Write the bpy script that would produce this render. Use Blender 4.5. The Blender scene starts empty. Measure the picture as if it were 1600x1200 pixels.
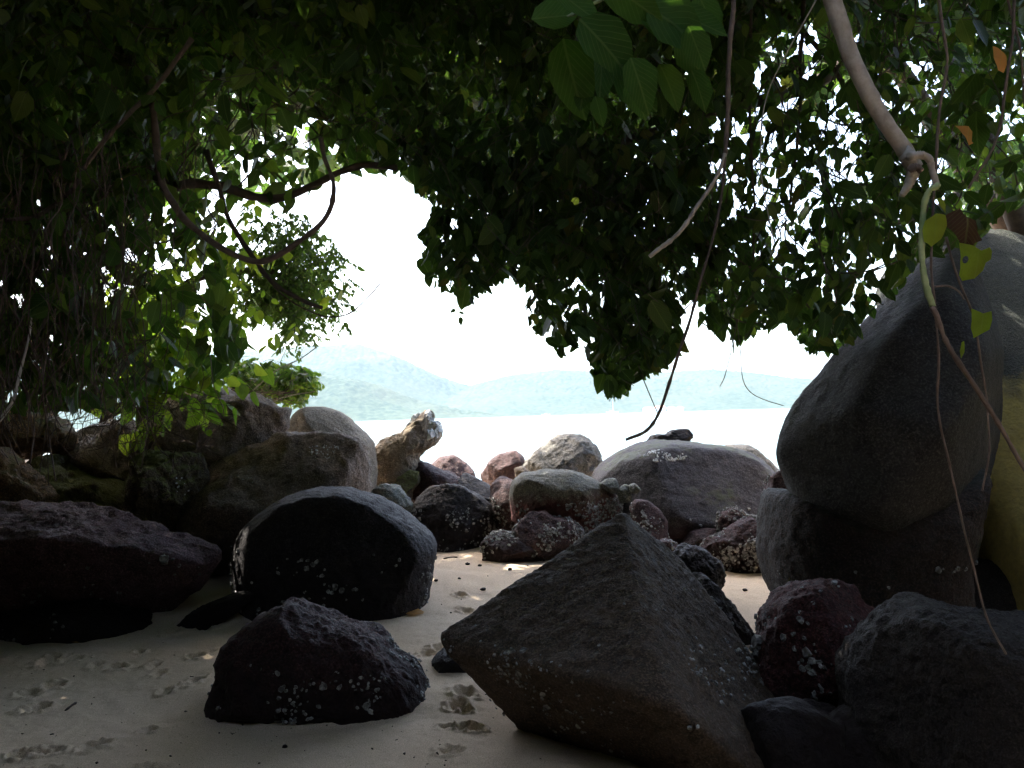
import bpy, bmesh, math, random
import numpy as np
from mathutils import Vector, Matrix
from mathutils.bvhtree import BVHTree
R = math.radians
scene = bpy.context.scene
col = scene.collection

# ---------------------------------------------------------------- camera
F = 1244.4                      # focal length in photo pixels (28 mm on 36 mm)
CAMH = 1.35
pitch = math.atan(49 / F); roll = R(1.67)
X_ = np.array([1., 0, 0])
FW = np.array([0, math.cos(pitch), math.sin(pitch)])
U_ = np.array([0, -math.sin(pitch), math.cos(pitch)])
RT = math.cos(roll) * X_ - math.sin(roll) * U_
UP = math.sin(roll) * X_ + math.cos(roll) * U_
CAM = np.array([0, 0, CAMH])
cam = bpy.data.objects.new("camera", bpy.data.cameras.new("camera")); col.objects.link(cam)
cam.data.lens = 28; cam.data.sensor_width = 36
cam.data.clip_start = 0.05; cam.data.clip_end = 30000
m = Matrix.Identity(4)
for i in range(3):
    m[i][0] = RT[i]; m[i][1] = UP[i]; m[i][2] = -FW[i]; m[i][3] = CAM[i]
cam.matrix_world = m
scene.camera = cam

# ---------------------------------------------------------------- world, sun, exposure
SUN_EL, SUN_AZ = R(60), R(-58)           # azimuth measured from +Y towards +X
SUNV = np.array([math.sin(SUN_AZ) * math.cos(SUN_EL), math.cos(SUN_AZ) * math.cos(SUN_EL), math.sin(SUN_EL)])
w = bpy.data.worlds.new("World"); scene.world = w; w.use_nodes = True
nt = w.node_tree
sky = nt.nodes.new('ShaderNodeTexSky'); sky.sky_type = 'NISHITA'; sky.sun_disc = False
sky.sun_elevation = SUN_EL; sky.sun_rotation = SUN_AZ
sky.air_density = 1.0; sky.dust_density = 6.0; sky.ozone_density = 1.0
bg = nt.nodes['Background']; bg.inputs['Strength'].default_value = 0.15
nt.links.new(sky.outputs[0], bg.inputs['Color'])
sl = bpy.data.lights.new("sun", 'SUN'); sl.energy = 2.2; sl.angle = R(0.5); sl.color = (1, .95, .86)
so = bpy.data.objects.new("sun", sl); col.objects.link(so)
so.rotation_euler = Vector(-SUNV).to_track_quat('-Z', 'Y').to_euler()
scene.view_settings.view_transform = 'Standard'; scene.view_settings.look = 'None'
scene.view_settings.exposure = 3.05; scene.view_settings.gamma = 1
scene.render.engine = 'CYCLES'
scene.cycles.max_bounces = 8; scene.cycles.diffuse_bounces = 4; scene.cycles.glossy_bounces = 3
scene.cycles.transmission_bounces = 5; scene.cycles.volume_bounces = 1; scene.cycles.transparent_max_bounces = 4

# ---------------------------------------------------------------- helpers
def P(px, py, d):
    """world point seen at photo pixel (px,py), d metres along the view axis"""
    px = np.asarray(px, float); py = np.asarray(py, float); d = np.asarray(d, float)
    return CAM + d[..., None] * (FW + ((px - 800) / F)[..., None] * RT + ((600 - py) / F)[..., None] * UP)
def proj(p):
    q = p - CAM; z = q @ FW; zz = np.where(z > .05, z, .05)
    return 800 + F * (q @ RT) / zz, 600 - F * (q @ UP) / zz, z
def ground(px, py, z=0.0):
    v = FW + ((px - 800) / F) * RT + ((600 - py) / F) * UP
    t = (z - CAMH) / v[2]
    return CAM + t * v
def inpoly(px, py, poly):
    inside = np.zeros(px.shape, bool); n = len(poly); j = n - 1
    for i in range(n):
        xi, yi = poly[i]; xj, yj = poly[j]
        c = ((yi > py) != (yj > py)) & (px < (xj - xi) * (py - yi) / ((yj - yi) if yj != yi else 1e-9) + xi)
        inside ^= c; j = i
    return inside
_rs = np.random.RandomState(7)
_perm = _rs.permutation(256); _perm = np.concatenate([_perm, _perm, _perm])
_g = _rs.normal(size=(256, 3)); _g /= np.linalg.norm(_g, axis=1)[:, None]
def pnoise(p):
    i = np.floor(p).astype(int); f = p - i; i &= 255
    u = f * f * f * (f * (f * 6 - 15) + 10); out = 0
    for a in (0, 1):
        for b in (0, 1):
            for c in (0, 1):
                h = _perm[_perm[_perm[(i[:, 0] + a) & 255] + ((i[:, 1] + b) & 255)] + ((i[:, 2] + c) & 255)] & 255
                g = _g[h]
                dt = g[:, 0] * (f[:, 0] - a) + g[:, 1] * (f[:, 1] - b) + g[:, 2] * (f[:, 2] - c)
                wx = u[:, 0] if a else 1 - u[:, 0]; wy = u[:, 1] if b else 1 - u[:, 1]; wz = u[:, 2] if c else 1 - u[:, 2]
                out = out + dt * wx * wy * wz
    return out
def fbm(p, o=5, gain=.5, ridge=False):
    s = 0; a = 1.
    for k in range(o):
        n = pnoise(p * (2.03 ** k) + 17.3 * k)
        if ridge: n = .35 - np.abs(n) * 1.4
        s = s + a * n; a *= gain
    return s
def mesh_np(name, V, Fc, mat, smooth=True, parent=None, loc=None, uv=None, attr=None, nper=None):
    """V (n,3); Fc: (m,k) array or list of arrays with different k"""
    me = bpy.data.meshes.new(name)
    if not isinstance(Fc, list): Fc = [Fc]
    V = np.asarray(V, float)
    if loc is None: loc = np.zeros(3)
    Vl = V - loc
    me.vertices.add(len(V)); me.vertices.foreach_set('co', Vl.astype(np.float32).ravel())
    loops = np.concatenate([f.ravel() for f in Fc]).astype(np.int32)
    tot = np.concatenate([np.full(len(f), f.shape[1], np.int32) for f in Fc])
    st = np.concatenate([[0], np.cumsum(tot)[:-1]]).astype(np.int32)
    me.loops.add(len(loops)); me.loops.foreach_set('vertex_index', loops)
    me.polygons.add(len(tot)); me.polygons.foreach_set('loop_start', st); me.polygons.foreach_set('loop_total', tot)
    me.update(calc_edges=True); me.validate()
    me.polygons.foreach_set('use_smooth', np.full(len(me.polygons), smooth))
    if uv is not None:
        l = me.uv_layers.new(name='UVMap'); vi = np.zeros(len(me.loops), np.int32)
        me.loops.foreach_get('vertex_index', vi); l.data.foreach_set('uv', uv[vi].astype(np.float32).ravel())
    if attr is not None:
        a = me.attributes.new('rnd', 'FLOAT', 'POINT'); a.data.foreach_set('value', attr.astype(np.float32))
    me.materials.append(mat)
    o = bpy.data.objects.new(name, me); col.objects.link(o)
    if parent is not None:
        o.parent = parent
    else:
        o.location = loc
    return o
def tag(o, label=None, cat=None, group=None, kind=None):
    if label: o['label'] = label
    if cat: o['category'] = cat
    if group: o['group'] = group
    if kind: o['kind'] = kind
    return o
def empty(name, loc, label, cat, group=None):
    o = bpy.data.objects.new(name, None); col.objects.link(o); o.location = loc; o.empty_display_size = .1
    return tag(o, label, cat, group)
def smoothpath(pts, n):
    pts = np.asarray(pts, float)
    if len(pts) < 3:
        t = np.linspace(0, 1, n)[:, None]; return pts[0] * (1 - t) + pts[-1] * t
    q = np.vstack([2 * pts[0] - pts[1], pts, 2 * pts[-1] - pts[-2]])
    out = []; per = max(2, n // (len(pts) - 1))
    for i in range(1, len(q) - 2):
        for t in np.linspace(0, 1, per, endpoint=False):
            a, b, c, d = q[i - 1], q[i], q[i + 1], q[i + 2]
            out.append(.5 * (2 * b + (c - a) * t + (2 * a - 5 * b + 4 * c - d) * t * t + (3 * b - a - 3 * c + d) * t ** 3))
    out.append(q[-2]); return np.array(out)
def tube(path, rad, k=6, seed=0, rough=.12):
    """tapered closed tube -> V, quads, with slightly uneven girth"""
    path = np.asarray(path); n = len(path); rad = np.broadcast_to(np.asarray(rad, float), (n,))
    T = np.gradient(path, axis=0); T /= np.linalg.norm(T, axis=1)[:, None] + 1e-9
    ref = np.array([.31, .9, .2]); A = np.cross(T, ref); A /= np.linalg.norm(A, axis=1)[:, None] + 1e-9
    B = np.cross(T, A); th = np.arange(k) * 2 * np.pi / k
    rs = np.random.RandomState(seed); rr = rad[:, None] * (1 + rough * rs.normal(size=(n, k)) * .5 + rough * rs.normal(size=(n, 1)))
    V = path[:, None, :] + rr[..., None] * (np.cos(th)[None, :, None] * A[:, None, :] + np.sin(th)[None, :, None] * B[:, None, :])
    V = V.reshape(-1, 3)
    i = np.arange(n - 1)[:, None] * k; j = np.arange(k)[None, :]; jn = (j + 1) % k
    Q = np.stack([i + j, i + jn, i + k + jn, i + k + j], -1).reshape(-1, 4)
    V = np.vstack([V, path[0], path[-1]]); a = n * k; b = a + 1; j = np.arange(k); jn = (j + 1) % k
    T3 = np.vstack([np.stack([np.full(k, a), jn, j], 1), np.stack([np.full(k, b), (n - 1) * k + j, (n - 1) * k + jn], 1)])
    return V, Q, T3
class MB:
    def __init__(s): s.V = []; s.Q = []; s.T = []; s.n = 0
    def add(s, V, Q, T):
        s.V.append(V); s.Q.append(Q + s.n); s.T.append(T + s.n); s.n += len(V)
    def build(s, name, mat, parent=None, loc=None):
        return mesh_np(name, np.vstack(s.V), [np.vstack(s.Q), np.vstack(s.T)], mat, True, parent, loc)

# ---------------------------------------------------------------- materials
def newmat(name):
    M = bpy.data.materials.new(name); M.use_nodes = True
    t = M.node_tree; b = t.nodes['Principled BSDF']
    return M, t, b
def N(t, typ, **kw):
    n = t.nodes.new(typ)
    for k, v in kw.items():
        if k.startswith('i_'): n.inputs[k[2:].replace('_', ' ')].default_value = v
        else: setattr(n, k, v)
    return n
def ramp(t, src, stops):
    r = t.nodes.new('ShaderNodeValToRGB'); e = r.color_ramp.elements
    while len(e) < len(stops): e.new(.5)
    for k, (p, c) in enumerate(stops):
        e[k].position = p; e[k].color = (c, c, c, 1) if isinstance(c, (int, float)) else (*c, 1)
    t.links.new(src, r.inputs[0]); return r.outputs[0]
def mix(t, fac, a, b, mode='MIX'):
    n = t.nodes.new('ShaderNodeMix'); n.data_type = 'RGBA'; n.blend_type = mode
    for sck, v in ((n.inputs[0], fac), (n.inputs[6], a), (n.inputs[7], b)):
        if isinstance(v, (int, float)): sck.default_value = v
        elif isinstance(v, tuple): sck.default_value = (*v, 1)
        else: t.links.new(v, sck)
    return n.outputs[2]
def noise(t, co, sc, det=6, rough=.6, dist=0):
    n = N(t, 'ShaderNodeTexNoise', i_Scale=sc, i_Detail=det, i_Roughness=rough, i_Distortion=dist)
    t.links.new(co, n.inputs['Vector']); return n.outputs['Fac']
def mth(t, op, a, b=None):
    n = t.nodes.new('ShaderNodeMath'); n.operation = op
    for s, v in ((n.inputs[0], a), (n.inputs[1], b)):
        if v is None: continue
        if isinstance(v, (int, float)): s.default_value = v
        else: t.links.new(v, s)
    return n.outputs[0]

def rockmat(name, ca, cb, tide=None, tcol=(.07, .03, .03), moss=None, mcol=(.10, .11, .03), barn=0., spots=0., spotcol=(.5, .5, .47),
            bump=.5, sc=1., gloss=.8, grain=1.):
    M, t, b = newmat(name)
    geo = N(t, 'ShaderNodeNewGeometry'); tc = N(t, 'ShaderNodeTexCoord'); co = tc.outputs['Object']
    n1 = noise(t, co, 2.2 * sc, 8, .65, .4); n2 = noise(t, co, 14 * sc, 8, .7); n3 = noise(t, co, 90 * sc, 4, .6)
    c = mix(t, ramp(t, n1, [(.35, 0.), (.65, 1.)]), ca, cb)
    c = mix(t, ramp(t, n2, [(.32, .85), (.62, 0.)]), c, tuple(x * .3 for x in ca))
    c = mix(t, mth(t, 'MULTIPLY', ramp(t, n3, [(.48, 0.), (.68, 1.)]), .6 * grain), c, tuple(min(1, x * 2.0 + .02) for x in cb))
    sp = N(t, 'ShaderNodeSeparateXYZ'); t.links.new(geo.outputs['Position'], sp.inputs[0])
    spn = N(t, 'ShaderNodeSeparateXYZ'); t.links.new(geo.outputs['Normal'], spn.inputs[0])
    if moss is not None:
        a = mth(t, 'ADD', mth(t, 'MULTIPLY', spn.outputs[2], .35), mth(t, 'MULTIPLY', n1, .9))
        a = mth(t, 'ADD', a, mth(t, 'MULTIPLY', n2, .35))
        f = ramp(t, a, [(max(0, .95 - moss), 0.), (min(1, 1.12 - moss), 1.)])
        c = mix(t, f, c, mix(t, n2, tuple(x * .5 for x in mcol), tuple(x * 1.5 for x in mcol)))
    if tide is not None:
        z = mth(t, 'ADD', sp.outputs[2], mth(t, 'MULTIPLY', mth(t, 'SUBTRACT', n1, .5), .5))
        z = mth(t, 'ADD', z, mth(t, 'MULTIPLY', mth(t, 'SUBTRACT', n2, .5), .22))
        f = ramp(t, mth(t, 'ADD', mth(t, 'MULTIPLY', mth(t, 'SUBTRACT', z, tide), -2.5), .5), [(.3, 0.), (.7, 1.)])
        c = mix(t, f, c, mix(t, n2, tuple(x * .35 for x in tcol), tuple(x * 1.5 for x in tcol)))
    if spots > 0:
        v = N(t, 'ShaderNodeTexVoronoi', i_Scale=38 * sc); t.links.new(co, v.inputs['Vector'])
        f = mth(t, 'MULTIPLY', ramp(t, v.outputs['Distance'], [(.16, 1.), (.26, 0.)]), ramp(t, n1, [(.62 - spots * .25, 0.), (.75 - spots * .25, 1.)]))
        c = mix(t, f, c, spotcol)
    t.links.new(c, b.inputs['Base Color'])
    t.links.new(ramp(t, n2, [(.3, gloss - .12), (.7, min(1, gloss + .15))]), b.inputs['Roughness'])
    b.inputs['Specular IOR Level'].default_value = .35
    v2 = N(t, 'ShaderNodeTexVoronoi', i_Scale=26 * sc); t.links.new(co, v2.inputs['Vector'])
    h = mth(t, 'ADD', mth(t, 'MULTIPLY', n2, 1.), mth(t, 'MULTIPLY', n3, .28 * grain))
    h = mth(t, 'ADD', h, mth(t, 'MULTIPLY', v2.outputs['Distance'], .22))
    bp = N(t, 'ShaderNodeBump', i_Strength=bump, i_Distance=.06 / sc); t.links.new(h, bp.inputs['Height'])
    t.links.new(bp.outputs[0], b.inputs['Normal'])
    return M
RM = {
 'dark':  rockmat('dark_wet_rock', (0.014, 0.011, 0.010), (0.029, 0.021, 0.020), tide=.35, tcol=(0.014, 0.008, 0.008), bump=.9, gloss=.7),
 'darkred': rockmat('dark_red_rock', (.034, .014, .013), (.07, .028, .026), tide=.2, tcol=(.026, .011, .010), bump=1., gloss=.75),
 'brown': rockmat('brown_grey_rock', (0.177, 0.126, 0.090), (0.293, 0.219, 0.169), tide=.45, tcol=(0.074, 0.051, 0.043), spots=.25, bump=.8),
 'tan':   rockmat('tan_rock', (0.220, 0.165, 0.110), (0.320, 0.260, 0.190), tide=.3, tcol=(0.130, 0.065, 0.050), bump=.8),
 'ochre': rockmat('ochre_rock', (0.108, 0.068, 0.032), (0.259, 0.151, 0.065), moss=.12, mcol=(0.086, 0.092, 0.027), bump=1.1),
 'mossy': rockmat('mossy_ochre_rock', (0.072, 0.051, 0.028), (0.151, 0.112, 0.051), moss=.28, mcol=(0.121, 0.121, 0.030), bump=1.1),
 'redb':  rockmat('red_algae_rock', (0.056, 0.029, 0.028), (0.105, 0.059, 0.056), tide=.1, tcol=(0.030, 0.015, 0.015), bump=1., spots=.2),
 'greytop': rockmat('grey_rock_red_foot', (0.105, 0.101, 0.075), (0.180, 0.169, 0.128), tide=.52, tcol=(0.128, 0.046, 0.041), bump=.9, spots=.1),
 'grey':  rockmat('grey_rock', (0.119, 0.115, 0.098), (0.210, 0.196, 0.168), tide=.38, tcol=(0.133, 0.059, 0.056), bump=.8),
 'smooth': rockmat('smooth_blue_grey_boulder', (.042, .036, .04), (.09, .08, .082), tide=.2, tcol=(.05, .022, .024), moss=.06, mcol=(.07, .075, .045), bump=.5, grain=.8),
 'purple': rockmat('purple_topped_slab_rock', (0.069, 0.037, 0.039), (0.140, 0.079, 0.084), tide=.0, tcol=(0.028, 0.014, 0.014), bump=1., spots=.1),
 'redfoot': rockmat('deep_red_rock', (.05, .014, .014), (.10, .03, .028), tide=.0, tcol=(.03, .015, .015), bump=1.),
 'pyramid': rockmat('brown_flat_faced_rock', (0.061, 0.042, 0.027), (0.115, 0.078, 0.051), tide=-.05, tcol=(0.041, 0.027, 0.022), bump=.9, sc=1.3),
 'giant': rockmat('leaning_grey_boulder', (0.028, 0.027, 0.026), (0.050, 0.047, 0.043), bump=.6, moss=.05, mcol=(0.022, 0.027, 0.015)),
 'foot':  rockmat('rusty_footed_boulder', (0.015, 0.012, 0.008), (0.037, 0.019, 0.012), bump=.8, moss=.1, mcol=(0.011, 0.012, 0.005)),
 'yellow': rockmat('sun_bright_yellow_moss', (.022, .026, .018), (.05, .056, .04), tide=1.45, tcol=(.50, .40, .11), bump=1.5, sc=2.2, grain=1.6),  # yellow moss low down, its colour brightened to stand in for sun
 'pale':  rockmat('pale_green_grey_rock', (0.135, 0.143, 0.120), (0.247, 0.255, 0.217), tide=.2, tcol=(0.068, 0.045, 0.038), bump=.9),
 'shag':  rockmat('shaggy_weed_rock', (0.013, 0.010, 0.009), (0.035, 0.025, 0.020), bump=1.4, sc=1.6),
}
Mbarn, t, b = newmat('barnacle_shell')
tc = N(t, 'ShaderNodeTexCoord'); n = noise(t, tc.outputs['Object'], 30, 4)
t.links.new(mix(t, ramp(t, n, [(.4, 0.), (.62, 1.)]), (.07, .065, .06), (.36, .36, .34)), b.inputs['Base Color']); b.inputs['Roughness'].default_value = .7
Mguano, t, b = newmat('white_lichen')
b.inputs['Base Color'].default_value = (.7, .7, .68, 1); b.inputs['Roughness'].default_value = .9

def leafmat(name, stops, transl=.45, rough=.45, vein=True):
    M = bpy.data.materials.new(name); M.use_nodes = True; t = M.node_tree
    b = t.nodes['Principled BSDF']; out = t.nodes['Material Output']
    at = N(t, 'ShaderNodeAttribute', attribute_name='rnd'); tc = N(t, 'ShaderNodeTexCoord')
    c = ramp(t, at.outputs['Fac'], stops)
    n = noise(t, tc.outputs['Object'], 25, 3); c = mix(t, ramp(t, n, [(.3, .5), (.7, 0.)]), c, mix(t, .5, c, (.02, .03, .01)))
    if vein:
        sp = N(t, 'ShaderNodeSeparateXYZ'); t.links.new(tc.outputs['UV'], sp.inputs[0])
        au = mth(t, 'ABSOLUTE', mth(t, 'SUBTRACT', sp.outputs[0], .5))
        mid = ramp(t, au, [(.015, 1.), (.035, 0.)])
        ph = mth(t, 'SUBTRACT', mth(t, 'MULTIPLY', sp.outputs[1], 9.), mth(t, 'MULTIPLY', au, 9.))
        sv = ramp(t, mth(t, 'ABSOLUTE', mth(t, 'SUBTRACT', mth(t, 'FRACT', ph), .5)), [(.03, .8), (.09, 0.)])
        vf = mth(t, 'MAXIMUM', mid, sv)
        c = mix(t, mth(t, 'MULTIPLY', vf, .45), c, mix(t, .5, c, (.25, .32, .12)))
        bp = N(t, 'ShaderNodeBump', i_Strength=.5, i_Distance=.004); t.links.new(vf, bp.inputs['Height']); t.links.new(bp.outputs[0], b.inputs['Normal'])
    t.links.new(c, b.inputs['Base Color']); b.inputs['Roughness'].default_value = rough; b.inputs['Specular IOR Level'].default_value = .15
    tr = N(t, 'ShaderNodeBsdfTranslucent'); ms = N(t, 'ShaderNodeMixShader'); ms.inputs[0].default_value = transl
    t.links.new(mix(t, 1., c, (1.5, 1.7, .7), 'MULTIPLY'), tr.inputs[0])
    t.links.new(b.outputs[0], ms.inputs[1]); t.links.new(tr.outputs[0], ms.inputs[2]); t.links.new(ms.outputs[0], out.inputs[0])
    return M
LM = {
 'canopy': leafmat('canopy_leaf', [(0, (.020, .04, .013)), (.55, (.034, .068, .018)), (.93, (.06, .10, .025)), (1, (.11, .09, .03))]),
 'creeper': leafmat('creeper_leaf', [(0, (.028, .06, .016)), (.6, (.055, .10, .024)), (1, (.13, .17, .035))]),
 'young': leafmat('young_yellow_green_leaf', [(0, (.10, .17, .025)), (.6, (.18, .25, .04)), (1, (.28, .30, .05))], .55),
 'big': leafmat('broad_leaf', [(0, (.04, .10, .018)), (1, (.075, .16, .03))], .5, .6),
 'fine': leafmat('fine_leaf', [(0, (.06, .10, .035)), (1, (.11, .16, .06))], .4, .6, False),
 'yellow': leafmat('yellow_green_vine_leaf', [(0, (.22, .30, .04)), (1, (.33, .38, .06))], .6),
 'brownleaf': leafmat('dead_brown_leaf', [(0, (.05, .025, .016)), (1, (.10, .05, .03))], .25, .7),
 'orangeleaf': leafmat('orange_dry_leaf', [(0, (.45, .22, .08)), (1, (.55, .30, .10))], .4, .6),
}
def barkmat(name, ca, cb, bump=.5, sc=20):
    M, t, b = newmat(name); tc = N(t, 'ShaderNodeTexCoord'); co = tc.outputs['Object']
    n = noise(t, co, sc, 6, .7); n2 = noise(t, co, sc * 5, 4)
    t.links.new(mix(t, ramp(t, n, [(.35, 0.), (.65, 1.)]), ca, cb), b.inputs['Base Color']); b.inputs['Roughness'].default_value = .85
    bp = N(t, 'ShaderNodeBump', i_Strength=bump, i_Distance=.006); t.links.new(mth(t, 'ADD', n, mth(t, 'MULTIPLY', n2, .4)), bp.inputs['Height']); t.links.new(bp.outputs[0], b.inputs['Normal'])
    return M
BK = {
 'pale': barkmat('pale_bark', (.22, .195, .165), (.38, .35, .31)), 'dark': barkmat('dark_bark', (.045, .032, .026), (.09, .065, .05)),
 'brown': barkmat('brown_vine_bark', (.075, .052, .042), (.15, .11, .09)), 'green': barkmat('green_stem_skin', (.16, .22, .09), (.28, .34, .17), .2),
 'white': barkmat('bleached_wood', (.38, .35, .32), (.55, .52, .48)), 'root': barkmat('dry_root_bark', (.055, .036, .026), (.12, .08, .06)),
}

# ---------------------------------------------------------------- sand
prints = [(75,1036),(110,1034),(150,1040),(182,1042),(219,1021),(306,1027),(330,1020),(266,995),(287,986),(319,988),(249,1048),(240,1038),(259,1073),(285,1068),(300,1064),(83,1069),(45,1082),
          (56,1102),(66,1098),(232,1129),(56,1166),(30,1170),(80,1163),(160,1152),(140,1158),(247,1192),(220,1196),(75,1197),(20,1200),(719,938),(730,955),(725,1076),(727,1095),(715,1092),(699,1124),(742,1127),(726,1124),
          (704,1166),(667,1018),(687,1009),(-40,1100),(340,1240),(600,1230),(540,1222)]
PR = [ground(a, b) for a, b in prints]
def sand_h(x, y, fine=True):
    p = np.stack([x, y, np.zeros_like(x)], 1)
    z = .10 * pnoise(p * .35 + 3.1) + .035 * pnoise(p * 1.1 + 9)
    z = z * np.clip((y - 1.5) / 2, .3, 1)
    z -= np.clip(y - 9, 0, 60) * .12 + np.clip(y - 13, 0, 60) * .1
    z += np.clip(-x - 2.2, 0, 9) * .12 * np.clip((y - 4.2) / 2, 0, 1)
    for mx, my, ra, rb in ((508, 1095, .62, .36), (528, 955, .80, .60), (712, 855, .60, .5), (150, 985, .9, .3)):
        q = ground(mx, my); dd = np.sqrt(((x - q[0]) / ra) ** 2 + ((y - q[1] - rb * .8) / rb) ** 2) + .25 * pnoise(p * 3.1)
        tt = np.clip((1.55 - dd) / .6, 0, 1); z += .045 * tt * tt * (3 - 2 * tt)
    if fine:
        z += .006 * pnoise(p * 5) + .005 * pnoise(p * 11) + .0025 * pnoise(p * 31)
        rs = np.random.RandomState(4)
        for q in PR:
            r0 = rs.uniform(.026, .046); an = rs.uniform(0, 3.1); el = rs.uniform(1, 1.5); dep = rs.uniform(.016, .028)
            dx = x - q[0]; dy = y - q[1]; near = (dx * dx + dy * dy) < .09
            if not near.any(): continue
            X = dx[near]; Y = dy[near]; pp = np.stack([X, Y, np.full_like(X, q[0])], 1)
            u = (X * math.cos(an) + Y * math.sin(an)) / el; v = -X * math.sin(an) + Y * math.cos(an)
            r = np.sqrt(u * u + v * v) / r0 * (1 + .5 * pnoise(pp * 26)) 
            z[near] += -dep * np.exp(-r ** 4) * (1 + 1.2 * pnoise(pp * 60)) + .35 * dep * np.exp(-((r - 1.45) / .35) ** 2) * (1 + 2.5 * pnoise(pp * 45))
            z[near] += .008 * np.clip(pnoise(pp * 38), 0, 1) * np.exp(-(r / 3.2) ** 2)
    return z
def grid(xs, ys, hf):
    gx, gy = np.meshgrid(xs, ys); z = hf(gx.ravel(), gy.ravel())
    V = np.stack([gx.ravel(), gy.ravel(), z], 1); nx = len(xs); ny = len(ys)
    i = np.arange(ny - 1)[:, None] * nx; j = np.arange(nx - 1)[None, :]
    return V, np.stack([i + j, i + j + 1, i + nx + j + 1, i + nx + j], -1).reshape(-1, 4)
Msand, t, b = newmat('beach_sand')
geo = N(t, 'ShaderNodeNewGeometry'); co = geo.outputs['Position']
n1 = noise(t, co, 1.3, 5); n2 = noise(t, co, 260, 3, .7); n3 = noise(t, co, 14, 8, .75)
c = mix(t, n1, (.76, .58, .40), (.84, .68, .50))
c = mix(t, ramp(t, n2, [(.3, .8), (.62, 0.)]), c, (.24, .17, .11))
c = mix(t, ramp(t, n3, [(.68, 0.), (.76, .6)]), c, (.16, .11, .07))
t.links.new(c, b.inputs['Base Color']); b.inputs['Roughness'].default_value = .95; b.inputs['Specular IOR Level'].default_value = .15
bp = N(t, 'ShaderNodeBump', i_Strength=.55, i_Distance=.004)
t.links.new(mth(t, 'ADD', n2, mth(t, 'MULTIPLY', n3, 1.2)), bp.inputs['Height']); t.links.new(bp.outputs[0], b.inputs['Normal'])
xs = np.concatenate([np.linspace(-14, -3.2, 50), np.linspace(-3.15, 2.6, 575), np.linspace(2.65, 16, 50)])
ys = np.concatenate([np.linspace(-8, 2.6, 40), np.linspace(2.65, 6.2, 355), np.linspace(6.22, 9.5, 90), np.linspace(9.6, 24, 60)])
V, Q = grid(xs, ys, sand_h)
tag(mesh_np('sand', V, Q, Msand), 'pale beach sand with scattered footprints between the boulders', kind='structure')
def sz(x, y): return float(sand_h(np.array([x]), np.array([y]), False)[0])

# sea
Msea, t, b = newmat('sea_water')
b.inputs['Base Color'].default_value = (.10, .16, .16, 1); b.inputs['Roughness'].default_value = .12; b.inputs['IOR'].default_value = 1.33
geo = N(t, 'ShaderNodeNewGeometry'); mp = N(t, 'ShaderNodeMapping'); mp.inputs['Scale'].default_value = (1, 1.6, 1); t.links.new(geo.outputs['Position'], mp.inputs[0])
h = mth(t, 'ADD', noise(t, mp.outputs[0], 1.2, 6, .6), mth(t, 'MULTIPLY', noise(t, mp.outputs[0], .12, 4), 3.))
bp = N(t, 'ShaderNodeBump', i_Strength=.5, i_Distance=.25); t.links.new(h, bp.inputs['Height']); t.links.new(bp.outputs[0], b.inputs['Normal'])
V, Q = grid(np.linspace(-5000, 5000, 60), np.concatenate([[9.8, 30, 100, 300], np.linspace(600, 6500, 30)]), lambda x, y: np.full_like(x, -.55))
tag(mesh_np('sea', V, Q, Msea, False), 'bright calm sea between the beach and the far hills', kind='structure')

# ---------------------------------------------------------------- far hills
Mhill, t, b = newmat('forested_hill')
geo = N(t, 'ShaderNodeNewGeometry'); co = geo.outputs['Position']
n1 = noise(t, co, .08, 4, .6); n2 = noise(t, co, .006, 4)
c = mix(t, ramp(t, n1, [(.35, 0.), (.65, 1.)]), (.012, .024, .018), (.04, .055, .038)); c = mix(t, ramp(t, n2, [(.45, 0.), (.7, .5)]), c, (.05, .055, .035))
t.links.new(c, b.inputs['Base Color']); b.inputs['Roughness'].default_value = 1; b.inputs['Specular IOR Level'].default_value = .05
def hill(profile, d, depth, seed, label, bump=9):
    prof = np.array(profile, float); px = np.arange(prof[0, 0], prof[-1, 0], 1.3); top = np.interp(px, prof[:, 0], prof[:, 1])
    ny = 90; v = np.linspace(0, 1, ny)
    ridge = P(px, top, np.full_like(px, d + depth)); H = ridge[:, 2]
    s = (d + depth * v) / (d + depth)
    X = ridge[:, 0][:, None] * s[None]; Y = ridge[:, 1][:, None] * s[None]
    prof_v = np.sin(v * np.pi / 2) ** 1.15
    Z = (H[:, None] + 1) * prof_v[None] - 1
    p = np.stack([X.ravel(), Y.ravel(), np.full(X.size, seed * 31.)], 1)
    e = (prof_v * (1 - prof_v ** 6))[None].repeat(len(px), 0).ravel()
    z = Z.ravel() + e * (H.mean() * .38 * pnoise(p / (d * .12)) + H.mean() * .2 * pnoise(p / (d * .05)))
    z += np.clip(prof_v, .12, 1)[None].repeat(len(px), 0).ravel() * bump * (.8 * np.abs(pnoise(p / 22)) + .8 * pnoise(p / 11))
    z = np.where(np.tile(v == 0, len(px)), -3, z)
    V = np.stack([X.ravel(), Y.ravel(), z], 1); nx = ny
    i = np.arange(len(px) - 1)[:, None] * nx; j = np.arange(nx - 1)[None, :]
    Q = np.stack([i + j, i + nx + j, i + nx + j + 1, i + j + 1], -1).reshape(-1, 4)
    tag(mesh_np('hill', V, Q, Mhill), label, kind='structure')
hill([(560, 660), (640, 640), (700, 615), (740, 603), (800, 588), (870, 580), (920, 582), (990, 587), (1040, 584), (1110, 579), (1160, 583), (1230, 592), (1300, 596), (1500, 600), (1700, 585), (1900, 625)],
     1900, 600, 1, 'long low forested hill across the sea on the right')
hill([(-200, 560), (200, 560), (400, 550), (480, 544), (560, 540), (610, 556), (650, 574), (700, 594), (740, 606), (790, 628), (850, 645)],
     2050, 500, 2, 'higher forested hill behind on the left')
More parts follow.
